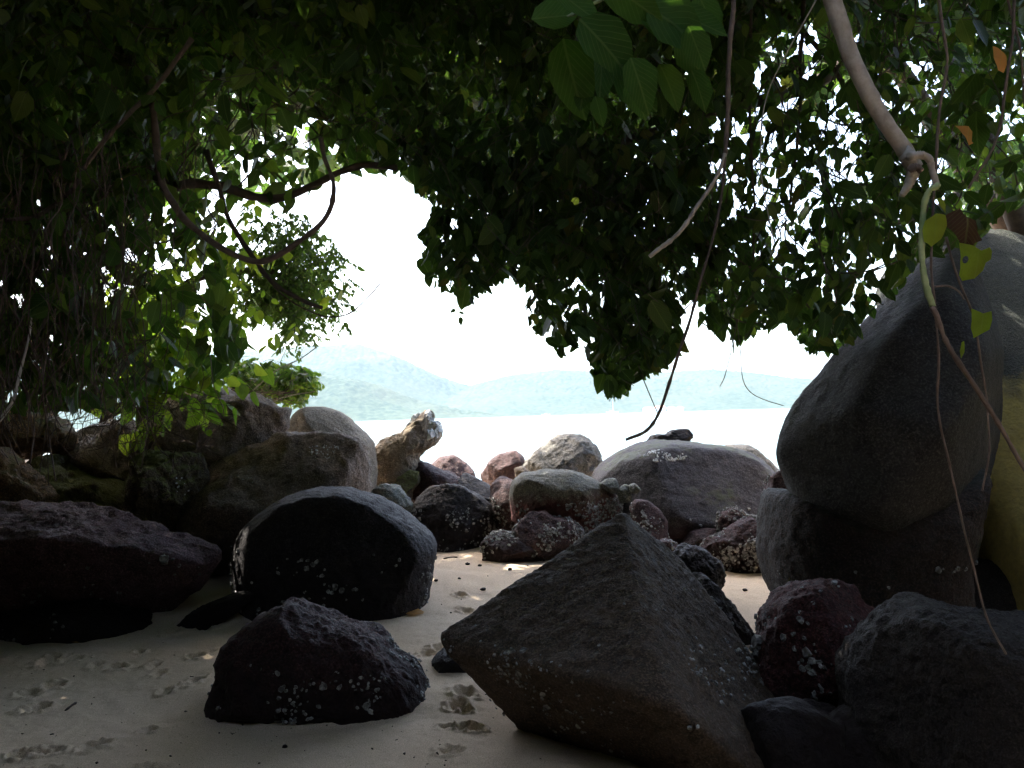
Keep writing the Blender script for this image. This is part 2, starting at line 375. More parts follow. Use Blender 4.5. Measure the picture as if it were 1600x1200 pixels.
hill([(-200, 610), (300, 590), (440, 572), (520, 585), (590, 604), (650, 626), (720, 643), (790, 650)],
     1450, 300, 3, 'nearer sunlit wooded headland at the left shore', 7)
# boats and houses on the far shore
Mwhite, t, b = newmat('white_paint'); b.inputs['Base Color'].default_value = (.8, .8, .78, 1)
Mroof, t, b = newmat('rust_roof'); b.inputs['Base Color'].default_value = (.35, .16, .1, 1)
def boxv(x0, x1, y0, y1, z0, z1):
    V = np.array([(x, y, z) for z in (z0, z1) for y in (y0, y1) for x in (x0, x1)], float)
    return V, np.array([(0, 2, 3, 1), (4, 5, 7, 6), (0, 1, 5, 4), (2, 6, 7, 3), (0, 4, 6, 2), (1, 3, 7, 5)])
def boat(px, d, L, label, mast):
    p = P(px, 650, d); p[2] = -.55
    e = empty('boat', p, label, 'boat')
    n = 9; V = []
    for k in range(n):
        u = k / (n - 1) * 2 - 1; wd = .16 * L * (1 - abs(u) ** 2.5) + .02
        hz = .10 * L + .05 * L * u * u
        V += [(u * L / 2, -wd, hz), (u * L / 2 * .9, -wd * .5, -.3), (u * L / 2 * .9, wd * .5, -.3), (u * L / 2, wd, hz)]
    V = np.array(V); Q = []
    for k in range(n - 1):
        for a in range(3): Q.append((4 * k + a, 4 * k + a + 1, 4 * k + 5 + a, 4 * k + 4 + a))
        Q.append((4 * k + 3, 4 * k, 4 * k + 4, 4 * k + 7))
    mesh_np('hull', V, np.array(Q), Mwhite, False, e)
    V, Q = boxv(-.18 * L, .12 * L, -.08 * L, .08 * L, .09 * L, .20 * L); mesh_np('cabin', V, Q, Mwhite, False, e)
    if mast:
        V, Q, T = tube(smoothpath([(0.05 * L, 0, .1 * L), (.05 * L, 0, L * .95)], 6), .25, 6, rough=0); mesh_np('mast', V, [Q, T], Mwhite, True, e)
boat(957, 1600, 26, 'white sailboat with a bare mast moored below the far hill', True)
boat(853, 1600, 18, 'small white motorboat near the far shore, left of the sailboat', False)
for k, (px, wd, hh, lab) in enumerate([(1012, 20, 9, 'small white house on the far shore, nearest the sailboat'), (1031, 26, 11, 'widest white house in the far shore village'),
                                       (1049, 16, 8, 'low white house beside the widest far shore house'), (1063, 14, 8, 'rightmost white house of the far shore village')]):
    p = P(px, 645, 1870); p[2] = 1.0
    e = empty('house', p, lab, 'house', 'houses on the far shore')
    V, Q = boxv(-wd / 2, wd / 2, -6, 6, -3, hh * .7); mesh_np('wall', V, Q, Mwhite, False, e)
    V = np.array([(-wd / 2 - 1, -7, hh * .7), (wd / 2 + 1, -7, hh * .7), (wd / 2 + 1, 7, hh * .7), (-wd / 2 - 1, 7, hh * .7), (-wd / 2 + 2, 0, hh * 1.15), (wd / 2 - 2, 0, hh * 1.15)])
    mesh_np('roof', V, [np.array([(0, 1, 5, 4), (2, 3, 4, 5), (3, 2, 1, 0)]), np.array([(1, 2, 5), (3, 0, 4)])], Mroof, False, e)

# ---------------------------------------------------------------- rocks
_ico = {}
def ico(n):
    if n not in _ico:
        bm = bmesh.new(); bmesh.ops.create_icosphere(bm, subdivisions=n, radius=1)
        _ico[n] = (np.array([v.co[:] for v in bm.verts]), np.array([[v.index for v in f.verts] for f in bm.faces])); bm.free()
    return _ico[n]
def vnormals(V, Fc):
    n = np.cross(V[Fc[:, 1]] - V[Fc[:, 0]], V[Fc[:, 2]] - V[Fc[:, 0]]); out = np.zeros_like(V)
    for k in range(3): np.add.at(out, Fc[:, k], n)
    return out / (np.linalg.norm(out, axis=1)[:, None] + 1e-12)
BAX = np.array([RT, UP, np.cross(UP, RT) * -1 if False else -np.cross(RT, UP) * -1])
def barnacles(parent, V, Fc, nrm, loc, n, zmin, zmax, size, seed, name='barnacle_crust', mat=None, patch=None):
    rs = np.random.RandomState(seed); cen = V[Fc].mean(1); fn = nrm[Fc].mean(1)
    ar = np.linalg.norm(np.cross(V[Fc[:, 1]] - V[Fc[:, 0]], V[Fc[:, 2]] - V[Fc[:, 0]]), axis=1)
    pw = ar * (cen[:, 2] > zmin) * (cen[:, 2] < zmax) * ((fn @ (CAM - loc) / np.linalg.norm(CAM - loc)) > -.25) * np.clip(.12 + 1.3 * pnoise(cen * 3.3 + seed) + .5 * pnoise(cen * 9), 0, 1) ** 1.3
    if patch is not None:
        qx, qy, _ = proj(cen); pw = pw * ((((qx - patch[0]) / patch[2]) ** 2 + ((qy - patch[1]) / patch[3]) ** 2) < 1)
    if pw.sum() <= 0: return
    idx = rs.choice(len(Fc), n, p=pw / pw.sum())
    c = cen[idx] + rs.normal(size=(n, 3)) * .006; nn = fn[idx]
    a = np.cross(nn, rs.normal(size=(n, 3))); a /= np.linalg.norm(a, axis=1)[:, None]; b2 = np.cross(nn, a)
    s = size * rs.lognormal(0, .4, n); k = 7; th = np.arange(k) * 2 * np.pi / k
    sq = rs.uniform(.6, 1, n)
    def ring(r, h):
        rr = r * (1 + .18 * rs.normal(size=(n, k)))
        return c[:, None] + (s[:, None] * rr * np.cos(th))[..., None] * a[:, None] + (s * sq)[:, None, None] * (rr * np.sin(th))[..., None] * b2[:, None] + (s * h)[:, None, None] * nn[:, None]
    Vb = np.concatenate([ring(1, -.35), ring(.72, .38), (c + nn * (s * .22)[:, None])[:, None]], 1)
    base = (np.arange(n) * (2 * k + 1))[:, None, None]; j = np.arange(k); jn = (j + 1) % k
    Q = (base + np.stack([j, jn, k + jn, k + j], 1)[None]).reshape(-1, 4); T = (base + np.stack([k + j, k + jn, np.full(k, 2 * k)], 1)[None]).reshape(-1, 3)
    o = mesh_np(name, Vb.reshape(-1, 3) - loc, [Q, T], mat or Mbarn, False, parent); o['kind'] = 'stuff'
    return o
ROCKS = {}
def rock(label, outline, d, thick, mat, seed=1, amp=.05, fr=1.6, e=.8, cuts=11, cutd=.76, sub=5, barn=None, fbm_ridge=False, cx=None, cy=None,
         hull=None, smooth=1, name='boulder', group=None, lean=0., white=None, strata=0., cat='rock', fwdshift=0., sit=None, fine=.006):
    rs = np.random.RandomState(seed)
    DP = np.array([0, 1., 0]); U, Fc = ico(sub)
    if hull is None:
        ol = np.array(outline, float)
        if cx is None:
            cx = (ol[:, 0].min() + ol[:, 0].max()) / 2; cy = (ol[:, 1].min() + ol[:, 1].max()) / 2
        if sit:
            yb = ol[:, 1].max(); xb = np.median(ol[:, 0]); g = ground(xb, sit)
            for _ in range(6): g = ground(xb, sit, sz(g[0], g[1]))
            d = (g - CAM) @ FW + .62 * thick
        C = P(cx, cy, d) + DP * fwdshift
        lx = (ol[:, 0] - cx) * d / F; ly = (cy - ol[:, 1]) * d / F
        if sit: ly = np.where(ly < -.3 * np.abs(ly).max(), ly * 1.3 - .06, ly)
        # radial function of the outline
        th = np.linspace(-np.pi, np.pi, 361)[:-1]; rad = np.full(360, 0.)
        n = len(lx)
        for i in range(n):
            ax, ay, bx, by = lx[i], ly[i], lx[(i + 1) % n], ly[(i + 1) % n]
            den = np.cos(th) * (by - ay) - np.sin(th) * (bx - ax)
            den = np.where(np.abs(den) < 1e-9, 1e-9, den)
            r = (ax * (by - ay) - ay * (bx - ax)) / den
            ex, ey = np.cos(th) * r, np.sin(th) * r
            tt = ((ex - ax) * (bx - ax) + (ey - ay) * (by - ay)) / ((bx - ax) ** 2 + (by - ay) ** 2 + 1e-12)
            ok = (r > 0) & (tt >= -.001) & (tt <= 1.001); rad = np.where(ok, np.maximum(rad, r), rad)
        kk = np.array([1, 2, 3, 2, 1.]); kk /= kk.sum(); rp = np.concatenate([rad[-2:], rad, rad[:2]]); rad = np.convolve(rp, kk, 'valid')
        ang = np.arctan2(U[:, 1], U[:, 0]); s = np.sqrt(U[:, 0] ** 2 + U[:, 1] ** 2); s = np.clip(s, 0, 1)
        rr = np.interp(ang, np.append(th, np.pi), np.append(rad, rad[0])) * s ** e
        dz = np.sign(U[:, 2]) * np.abs(U[:, 2]) ** e * thick
        Vl = np.stack([rr * np.cos(ang), rr * np.sin(ang), dz], 1)      # right, up, depth
        size = np.sqrt(rad.mean() * (rad.mean() + thick) / 2)
        for k in range(cuts):
            nz = -rs.uniform(.35, .95) if k % 3 else rs.uniform(.3, .9)
            a = rs.uniform(0, 2 * np.pi); q = math.sqrt(1 - nz * nz); nv = np.array([q * math.cos(a), q * math.sin(a) , nz])
            dd = Vl @ nv; h = dd.max() * (cutd + rs.uniform(-.1, .08) + .12 * (1 - abs(nz))); over = dd - h
            Vl = np.where(over[:, None] > 0, Vl - over[:, None] * nv * .9, Vl)
        if lean: Vl[:, 2] += lean * Vl[:, 1]
        UPv = UP.copy()
        W = C + Vl[:, :1] * RT + Vl[:, 1:2] * UP + Vl[:, 2:] * DP
    else:
        pts = np.array([P(a, b, c) for a, b, c in hull])
        bm = bmesh.new(); [bm.verts.new(p) for p in pts]; bmesh.ops.convex_hull(bm, input=bm.verts); bmesh.ops.triangulate(bm, faces=bm.faces)
        bv = BVHTree.FromBMesh(bm); C = pts.mean(0); bm.free()
        Uw = U[:, :1] * RT + U[:, 1:2] * UP + U[:, 2:] * DP; W = np.empty_like(U)
        for i, u in enumerate(Uw):
            hit = bv.ray_cast(Vector(C), Vector(u)); W[i] = hit[0][:] if hit[0] is not None else C
        size = np.linalg.norm(W - C, axis=1).mean()
    # relax to round the edges
    ed = np.vstack([Fc[:, [0, 1]], Fc[:, [1, 2]], Fc[:, [2, 0]]]); deg = np.bincount(ed[:, 0], minlength=len(W)).astype(float)
    for _ in range(smooth):
        acc = np.zeros_like(W)
        for k in range(3): acc[:, k] = np.bincount(ed[:, 0], weights=W[ed[:, 1], k], minlength=len(W))
        W = .4 * W + .6 * acc / deg[:, None]
    nrm = vnormals(W, Fc)
    if np.mean(np.sum(nrm * (W - C), 1)) < 0: nrm = -nrm; Fc = Fc[:, ::-1]
    q = (W - C) / size * fr + seed * 3.7
    dsp = amp * size * (fbm(q, 5, .52) * 1.3 + (fbm(q * 1.5 + 40, 4, .5, True) * .9 if fbm_ridge else 0))
    if strata: dsp = dsp + strata * size * np.abs(pnoise(q * np.array([.7, .7, 5]) + 5)) 
    dsp -= amp * size * .25
    W = W + nrm * dsp[:, None]
    W = W + nrm * ((amp * .25 + .004) * size * fbm(q * 7, 4, .65))[:, None]
    W = W + nrm * (fine * (fbm(W * 16, 3, .7) + .6 * np.abs(fbm(W * 34 + 9, 2, .6))))[:, None]
    nrm = vnormals(W, Fc)
    loc = np.array([C[0], C[1], max(W[:, 2].min(), sz(C[0], C[1]) - .15)])
    o = mesh_np(name, W, Fc, RM[mat], True, None, loc)
    tag(o, label, cat, group)
    if barn:
        if isinstance(barn, tuple): barn = [barn]
        for k, bb in enumerate(barn): barnacles(o, W, Fc, nrm, loc, bb[0], bb[1], bb[2], bb[3], seed + k)
    if white:
        barnacles(o, W, Fc, nrm, loc, white[4], -9, 9, white[5], seed, 'white_lichen', Mguano, white)
    ROCKS[label] = (W, Fc, nrm, loc, o)
    return o
GR = 'boulders on the beach'
# foreground
rock('large brown pyramid-shaped rock with flat faces, nearest in the middle foreground', None, 0, 0, 'pyramid', 11, amp=.012, fr=3.2, sub=7, smooth=2, fine=.008, group=GR,
     hull=[(975, 798, 3.85), (948, 812, 3.8), (682, 990, 3.45), (696, 1022, 3.40), (1003, 1000, 2.95), (995, 1085, 2.72), (870, 1052, 2.95), (1070, 1118, 2.66), (1100, 1215, 2.85), (870, 1200, 3.6), (1000, 1260, 3.5),
           (1130, 955, 3.95), (1066, 875, 3.95), (1200, 1060, 3.65), (1275, 1200, 3.3), (1330, 1330, 3.1), (850, 1150, 3.4), (1100, 950, 4.6), (850, 1000, 4.4), (1180, 1200, 4.4), (950, 1150, 4.2)],
     barn=[(672, .0, .42, .0065), (60, .3, .8, .0055)])
rock('low dark reddish rock with barnacled foot, on the sand left of the pyramid rock', [(330,1078),(340,1050),(352,1008),(388,976),(428,952),(450,938),(480,952),(530,973),(590,990),(615,1018),(655,1053),(680,1085),(686,1112),(660,1125),(600,1125),(540,1120),(490,1100),(440,1092),(380,1090)],
     3.75, .33, 'darkred', 21, amp=.06, fr=2.4, sub=6, cuts=0, smooth=0, fbm_ridge=True, sit=1110, group=GR, barn=(380, -.1, .24, .008))
rock('big rounded black boulder with shells near its foot, centre left on the sand', [(378,835),(372,870),(375,910),(383,945),(410,965),(520,972),(600,972),(650,962),(668,932),(681,895),(684,856),(672,835),(640,806),(590,777),(540,762),(490,761),(450,773),(410,798),(390,818)],
     5.3, .62, 'dark', 31, amp=.03, fr=1.8, sub=6, cuts=2, sit=962, group=GR, barn=[(256, -.1, .5, .012)])
rock('long dark slab of rock with purple top edge at the left beach edge', None, 0, 0, 'purple', 41, amp=.05, fr=3., sub=6, smooth=1, fbm_ridge=True, group=GR,
     hull=[(-260,775,5.9),(60,786,5.9),(142,783,5.85),(214,808,5.75),(290,838,5.6),(340,852,5.45),(350,866,5.35),(-260,850,5.0),(80,842,5.0),(180,850,5.05),(270,872,5.1),(325,886,5.2),(322,910,5.3),(285,935,5.35),(258,962,5.45),(190,985,5.4),(50,1000,5.3),(-260,1010,5.3),(-260,980,6.3),(280,930,6.1),(300,880,6.1)],
     barn=[(300, -.1, .5, .011)])
rock('low black ledge of rock at the foot of the left slab', [(-60,975),(40,950),(100,940),(150,934),(190,950),(228,960),(243,985),(215,995),(150,992),(60,998),(-60,1005)], 4.75, .3, 'dark', 43, amp=.08, fr=2.5, fbm_ridge=True, sit=995, group=GR, barn=[(80, -.1, .3, .011)])
rock('thin black flat rock lying between the ledge and the big rounded boulder', [(234,988),(262,972),(300,955),(335,938),(385,921),(402,932),(385,946),(335,966),(285,982)], 5.05, .16, 'dark', 44, amp=.08, cuts=1, sit=980, group=GR)
rock('small dark flat stone beside the left tip of the pyramid rock', [(658,1048),(675,1032),(693,1016),(715,1012),(745,1020),(748,1040),(700,1050)], 4.0, .16, 'dark', 45, amp=.08, cuts=2, sit=1046, group=GR)
# left bank
rock('large brown boulder with pitted top, behind the big rounded black boulder', [(288,840),(298,785),(322,735),(345,710),(400,690),(425,675),(470,680),(505,671),(560,679),(577,692),(580,730),(577,760),(565,800),(540,860),(420,890),(290,890)],
     7.0, .75, 'brown', 51, amp=.05, fr=2., sub=6, fbm_ridge=True, cuts=6, group=GR, white=(505, 705, 26, 12, 170, .007))
rock('smooth tan boulder against the sea behind the large brown boulder', [(452,645),(470,637),(500,635),(530,643),(560,666),(582,690),(586,740),(580,790),(480,790),(445,720)], 8.3, .8, 'tan', 53, amp=.035, sub=5, group=GR)
rock('dark knobbly rock ledge under the creepers on the left bank', [(225,650),(270,620),(310,610),(345,607),(372,622),(398,616),(425,632),(455,645),(462,675),(455,720),(330,780),(250,790),(215,720)], 7.4, .6, 'brown', 55, amp=.09, fr=2.4, fbm_ridge=True, group=GR)
rock('upright pitted rock with bright moss on its corner, on the left bank', [(203,740),(213,708),(245,699),(275,706),(290,698),(316,714),(323,732),(318,760),(305,782),(294,800),(284,830),(260,870),(200,870),(196,800)], 6.6, .45, 'mossy', 57, amp=.10, fr=2.2, sub=6, fbm_ridge=True, group=GR, white=(285, 757, 14, 16, 26, .010))
rock('low mossy rock between the ochre rocks and the upright pitted rock', [(20,760),(45,722),(90,708),(112,728),(130,742),(165,750),(205,765),(212,800),(180,830),(60,840),(10,820)], 6.9, .5, 'mossy', 59, amp=.09, fr=2.2, fbm_ridge=True, group=GR)
rock('ochre pitted rock at the left edge above the long dark slab', [(-90,720),(-20,700),(8,698),(30,714),(50,745),(74,775),(82,806),(60,800),(30,800),(-90,850)], 6.3, .4, 'ochre', 61, amp=.10, fr=2.4, fbm_ridge=True, group=GR)
rock('two-lobed ochre rock under the dry roots at far left', [(-60,640),(0,632),(45,628),(65,645),(78,652),(100,655),(118,675),(112,700),(95,712),(60,705),(40,715),(-60,720)], 7.0, .45, 'ochre', 63, amp=.11, fr=2.6, fbm_ridge=True, group=GR)
rock('dark rock in the shade between the mossy rocks and the knobbly ledge', [(105,690),(150,660),(200,650),(245,690),(250,760),(220,820),(130,820),(100,750)], 7.5, .6, 'brown', 65, amp=.1, fbm_ridge=True, group=GR)
rock('shaded black rock behind the left slab, under the upright pitted rock', [(190,830),(240,800),(320,810),(345,850),(340,900),(250,920),(180,890)], 7.1, .5, 'dark', 66, amp=.1, fbm_ridge=True, group=GR)
# middle row
rock('tall leaning rock with a beak-like white-stained tip against the sea', [(572,775),(578,735),(583,702),(600,686),(615,681),(632,672),(645,662),(650,652),(662,643),(676,643),(679,651),(669,662),(684,660),(690,672),(684,690),(668,700),(662,704),(656,716),(656,735),(648,760),(640,790),(590,790)],
     9.3, .42, 'tan', 71, amp=.08, fr=2.2, sub=6, cuts=3, smooth=1, cx=632, cy=705, group=GR, fbm_ridge=True, white=(665, 666, 26, 22, 190, .03))
rock('small moss-topped stone at the foot of the leaning beaked rock', [(600,775),(622,745),(640,734),(655,737),(657,752),(645,768),(640,790),(600,790)], 8.9, .25, 'mossy', 72, amp=.07, group=GR)
rock('dark purple rock right of the leaning beaked rock', [(641,720),(648,712),(658,718),(675,730),(700,738),(722,748),(740,762),(760,800),(720,820),(650,810),(638,760)], 9.2, .5, 'darkred', 73, amp=.07, fbm_ridge=True, group=GR)
rock('pinkish red rock low against the sea, behind the dark purple rock', [(672,725),(688,714),(712,710),(728,720),(741,736),(747,760),(720,780),(690,770)], 10.6, .5, 'redb', 74, amp=.06, group=GR)
rock('black tilted wedge of rock above the dark barnacled boulder', [(716,748),(724,737),(745,746),(765,758),(776,775),(780,805),(776,845),(750,850),(722,800)], 8.9, .4, 'dark', 75, amp=.04, cuts=7, cutd=.7, group=GR)
rock('small pale green-grey stone between the brown boulder and the barnacled boulder', [(580,770),(590,760),(603,756),(620,759),(632,772),(645,788),(648,805),(630,825),(590,825),(574,798)], 8.2, .3, 'pale', 76, amp=.09, fbm_ridge=True, group=GR)
rock('dull grey stone squeezed behind the pale green-grey stone', [(562,770),(570,752),(583,752),(590,765),(592,800),(560,800)], 8.5, .25, 'grey', 77, amp=.07, group=GR)
rock('dark rounded boulder flecked with barnacles, at the back edge of the sand', [(643,805),(652,778),(672,761),(700,755),(725,761),(750,774),(768,790),(773,815),(777,838),(768,860),(720,865),(665,862),(648,835)],
     8.0, .48, 'dark', 78, amp=.05, sub=6, fbm_ridge=True, sit=858, group=GR, barn=[(608, -.1, .42, .011)])
rock('two-lobed purple rock against the sea, left of the round grey rock', [(750,742),(764,722),(780,709),(798,706),(806,703),(817,712),(823,732),(822,755),(800,775),(760,775)], 10.2, .5, 'redb', 79, amp=.06, fbm_ridge=True, group=GR)
rock('round creased grey rock with sunlit crest against the sea', [(815,728),(838,706),(852,692),(872,683),(888,679),(905,680),(925,690),(935,700),(940,722),(934,745),(920,770),(870,775),(830,765)], 9.9, .6, 'grey', 80, amp=.08, fr=1.9, sub=6, fbm_ridge=True, cuts=7, group=GR)
rock('small cream stone below the round creased grey rock', [(803,732),(815,728),(826,735),(822,748),(806,748)], 9.2, .12, 'tan', 81, amp=.06, sub=4, name='stone', group=GR)
rock('wide rock with grey mossy top and red barnacled face, in the middle', [(794,775),(798,755),(815,738),(850,734),(890,734),(922,745),(955,764),(973,780),(968,805),(955,835),(930,860),(870,865),(825,850),(800,810)],
     8.0, .6, 'greytop', 82, amp=.04, fr=1.8, sub=6, cuts=6, cutd=.74, group=GR, barn=[(832, .1, .52, .012)])
rock('narrow barnacled rock left of the wide red-faced rock', [(765,758),(783,744),(802,750),(812,780),(824,805),(832,830),(820,850),(790,850),(772,815)], 8.35, .35, 'redb', 83, amp=.07, fbm_ridge=True, group=GR, barn=[(240, -.1, .5, .012)])
rock('knobbly red barnacled rock in front of the wide red-faced rock', [(795,835),(812,812),(833,794),(850,800),(866,808),(890,812),(908,825),(914,848),(900,868),(860,876),(815,862)], 7.4, .38, 'redb', 84, amp=.07, sub=6, fbm_ridge=True, group=GR, barn=[(672, -.1, .4, .011)])
rock('low flat barnacled rock at the back edge of the sand', [(746,866),(750,846),(768,836),(785,833),(815,840),(842,853),(860,875),(848,883),(810,882),(770,877)], 7.2, .28, 'darkred', 85, amp=.06, sub=6, fbm_ridge=True, sit=878, group=GR, barn=[(416, -.1, .3, .012)])
rock('huge smooth blue-grey boulder right of the middle, with a pale patch on top', [(922,750),(935,732),(960,711),(1000,692),(1030,687),(1080,690),(1130,694),(1158,703),(1182,718),(1202,738),(1214,765),(1222,795),(1224,835),(1195,880),(1060,880),(990,850),(940,800)],
     8.6, 1.1, 'smooth', 86, amp=.035, fr=1.5, sub=6, cuts=4, smooth=2, group=GR, white=(1040, 712, 34, 9, 420, .009), barn=[(192, -.2, .42, .012)])
rock('cracked grey block behind the right end of the huge smooth boulder', [(1130,700),(1140,694),(1168,695),(1182,704),(1205,728),(1219,738),(1224,770),(1190,790),(1150,760)], 9.7, .5, 'grey', 87, amp=.05, cuts=7, fbm_ridge=True, group=GR)
rock('small ribbed dark stone sitting on top of the huge smooth boulder', [(1006,692),(1018,681),(1030,679),(1040,680),(1052,672),(1073,669),(1082,678),(1080,692),(1040,696)], 8.9, .2, 'dark', 88, amp=.10, fr=2.5, fbm_ridge=True, name='stone', group=GR)
for k, (a, lab) in enumerate([([(935,756),(948,748),(962,746),(968,758),(962,772),(940,765)], 'small greenish stone wedged left of the huge smooth boulder'),
                              ([(963,768),(975,755),(988,760),(985,785),(968,785)], 'grey upright stone wedged in front of the huge smooth boulder'),
                              ([(982,758),(992,754),(1002,765),(994,772),(984,770)], 'smallest grey stone, right of the wedged upright stone')]):
    rock(lab, a, 7.75 - .05 * k, .1, 'pale', 90 + k, amp=.08, sub=4, cuts=6, name='stone', group=GR)
rock('red rock with barnacles right behind the pyramid rock peak', [(985,795),(994,780),(1010,782),(1030,795),(1042,815),(1044,840),(1020,855),(992,845)], 7.3, .3, 'redb', 94, amp=.06, fbm_ridge=True, group=GR, barn=[(272, .0, .5, .010)])
rock('upper lump of the barnacle-crusted rocks beside the giant boulder foot', [(1120,815),(1126,802),(1145,795),(1160,800),(1168,812),(1160,835),(1130,840)], 7.3, .22, 'redb', 95, amp=.09, fbm_ridge=True, group=GR, barn=[(352, .0, .6, .011)])
rock('large barnacle-crusted dark rock on the sand beside the giant boulder foot', [(1098,855),(1108,842),(1128,836),(1150,816),(1172,806),(1198,812),(1215,840),(1215,895),(1180,903),(1130,900),(1125,880),(1102,872)], 7.0, .4, 'darkred', 96, amp=.09, sub=6, fbm_ridge=True, sit=896, group=GR, barn=[(832, -.1, .55, .012)])
rock('dark red low rock under the huge smooth boulder', [(1065,850),(1080,830),(1105,824),(1135,828),(1145,850),(1120,875),(1070,875)], 7.5, .3, 'darkred', 97, amp=.06, group=GR)
rock('small pink-topped rock behind the right slope of the pyramid rock', [(1018,860),(1026,846),(1042,842),(1060,852),(1064,875),(1025,885)], 6.4, .2, 'redb', 98, amp=.08, fbm_ridge=True, group=GR, barn=[(64, .0, .6, .010)])
rock('ragged black rock right behind the pyramid rock slope', [(1035,880),(1050,862),(1075,852),(1095,856),(1112,868),(1127,880),(1128,910),(1118,935),(1060,930)], 5.6, .3, 'dark', 99, amp=.10, fr=2.4, sub=6, fbm_ridge=True, group=GR)
rock('black slanting rock between the pyramid rock and the sand gap', [(1055,905),(1072,886),(1100,898),(1125,922),(1148,948),(1170,980),(1186,1010),(1200,1070),(1150,1090),(1090,1010)], 4.7, .3, 'dark', 100, amp=.06, fr=2.2, sub=6, fbm_ridge=True, group=GR, barn=[(19, .0, .5, .006)])
# right
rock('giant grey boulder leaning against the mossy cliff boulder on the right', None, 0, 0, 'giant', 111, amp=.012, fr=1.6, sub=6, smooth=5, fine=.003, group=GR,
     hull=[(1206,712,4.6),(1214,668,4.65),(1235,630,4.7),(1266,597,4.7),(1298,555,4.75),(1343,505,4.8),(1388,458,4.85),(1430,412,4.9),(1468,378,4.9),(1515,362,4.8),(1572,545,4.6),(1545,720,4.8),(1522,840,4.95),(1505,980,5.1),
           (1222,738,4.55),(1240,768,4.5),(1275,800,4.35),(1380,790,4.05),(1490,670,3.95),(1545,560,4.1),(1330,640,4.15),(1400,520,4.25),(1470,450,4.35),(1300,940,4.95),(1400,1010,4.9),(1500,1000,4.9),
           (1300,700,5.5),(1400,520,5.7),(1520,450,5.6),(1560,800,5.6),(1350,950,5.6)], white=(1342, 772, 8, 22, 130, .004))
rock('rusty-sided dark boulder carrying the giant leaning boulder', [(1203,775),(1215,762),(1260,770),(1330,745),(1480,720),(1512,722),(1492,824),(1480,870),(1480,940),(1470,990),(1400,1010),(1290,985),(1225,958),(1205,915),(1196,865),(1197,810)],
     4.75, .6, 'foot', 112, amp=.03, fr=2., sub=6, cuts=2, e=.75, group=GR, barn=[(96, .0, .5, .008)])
rock('tall mossy boulder with yellow moss face coloured sun-bright at the right edge', [(1470,420),(1520,348),(1555,320),(1610,302),(1720,290),(1850,380),(1900,700),(1860,1000),(1700,1080),(1530,1060),(1470,900),(1450,700)],
     5.5, .6, 'yellow', 113, amp=.02, fr=1.6, sub=6, cuts=1, smooth=3, e=.7, lean=.75, group=GR)
rock('pink barnacled rock in the gap left under the giant boulder', [(1203,745),(1215,735),(1225,740),(1245,765),(1250,785),(1220,790),(1200,770)], 6.2, .25, 'redb', 114, amp=.08, group=GR, barn=[(80, .3, 1., .009)])
rock('dark red barnacled rock at the foot of the giant boulder, right foreground', [(1186,1030),(1200,965),(1222,930),(1255,912),(1300,907),(1340,920),(1375,965),(1390,1035),(1388,1110),(1340,1160),(1260,1165),(1205,1130),(1186,1080)],
     3.65, .36, 'redfoot', 115, amp=.07, fr=2.2, sub=6, fbm_ridge=True, group=GR, barn=[(208, .0, .55, .011)])
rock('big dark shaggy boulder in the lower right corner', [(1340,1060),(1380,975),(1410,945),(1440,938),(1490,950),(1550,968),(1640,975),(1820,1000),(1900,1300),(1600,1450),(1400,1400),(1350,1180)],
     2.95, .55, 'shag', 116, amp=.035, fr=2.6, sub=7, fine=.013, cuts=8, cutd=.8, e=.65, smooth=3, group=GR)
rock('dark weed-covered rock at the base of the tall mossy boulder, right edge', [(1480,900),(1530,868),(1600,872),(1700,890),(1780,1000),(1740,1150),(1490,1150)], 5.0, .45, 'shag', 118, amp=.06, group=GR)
rock('black rock in the bottom right corner shade, between two bigger dark rocks', [(1280,1150),(1340,1110),(1400,1130),(1450,1250),(1420,1400),(1280,1400)], 3.0, .3, 'dark', 119, amp=.07, group=GR)
rock('black rock in the shade right of the pyramid rock base', [(1150,1090),(1200,1070),(1290,1110),(1360,1140),(1400,1220),(1350,1350),(1200,1450),(1160,1200)], 3.1, .35, 'dark', 117, amp=.07, fbm_ridge=True, group=GR)

# ---------------------------------------------------------------- hillside behind and left
Mdirt, t, b = newmat('shaded_soil'); tc = N(t, 'ShaderNodeTexCoord'); n = noise(t, tc.outputs['Object'], 3, 8, .7)
t.links.new(mix(t, n, (.03, .022, .016), (.09, .065, .045)), b.inputs['Base Color']); b.inputs['Roughness'].default_value = 1
def bank_h(x, y):
    p = np.stack([x, y, np.zeros_like(x)], 1)
    # rises to the left and behind
    e = np.maximum(np.maximum((-x - (4.1 + .3 * np.clip(y - 5, -3, 20))), (-y - 1.8) * 1.0), (x - 4.8 - .2 * y) * .8)
    return np.clip(e, -.6, 6) * 1.15 + .35 * fbm(p * .9, 4) - .12 + .0 * y
V, Q = grid(np.linspace(-16, 15, 150), np.linspace(-9, 13, 110), bank_h)
# keep only where bank is above the sand
keep = (V[Q][:, :, 2].max(1) > -.35) & (V[Q][:, :, 1].max(1) < 12)
tag(mesh_np('bank', V, Q[keep], Mdirt), 'steep shaded earth bank rising behind the beach', kind='structure')

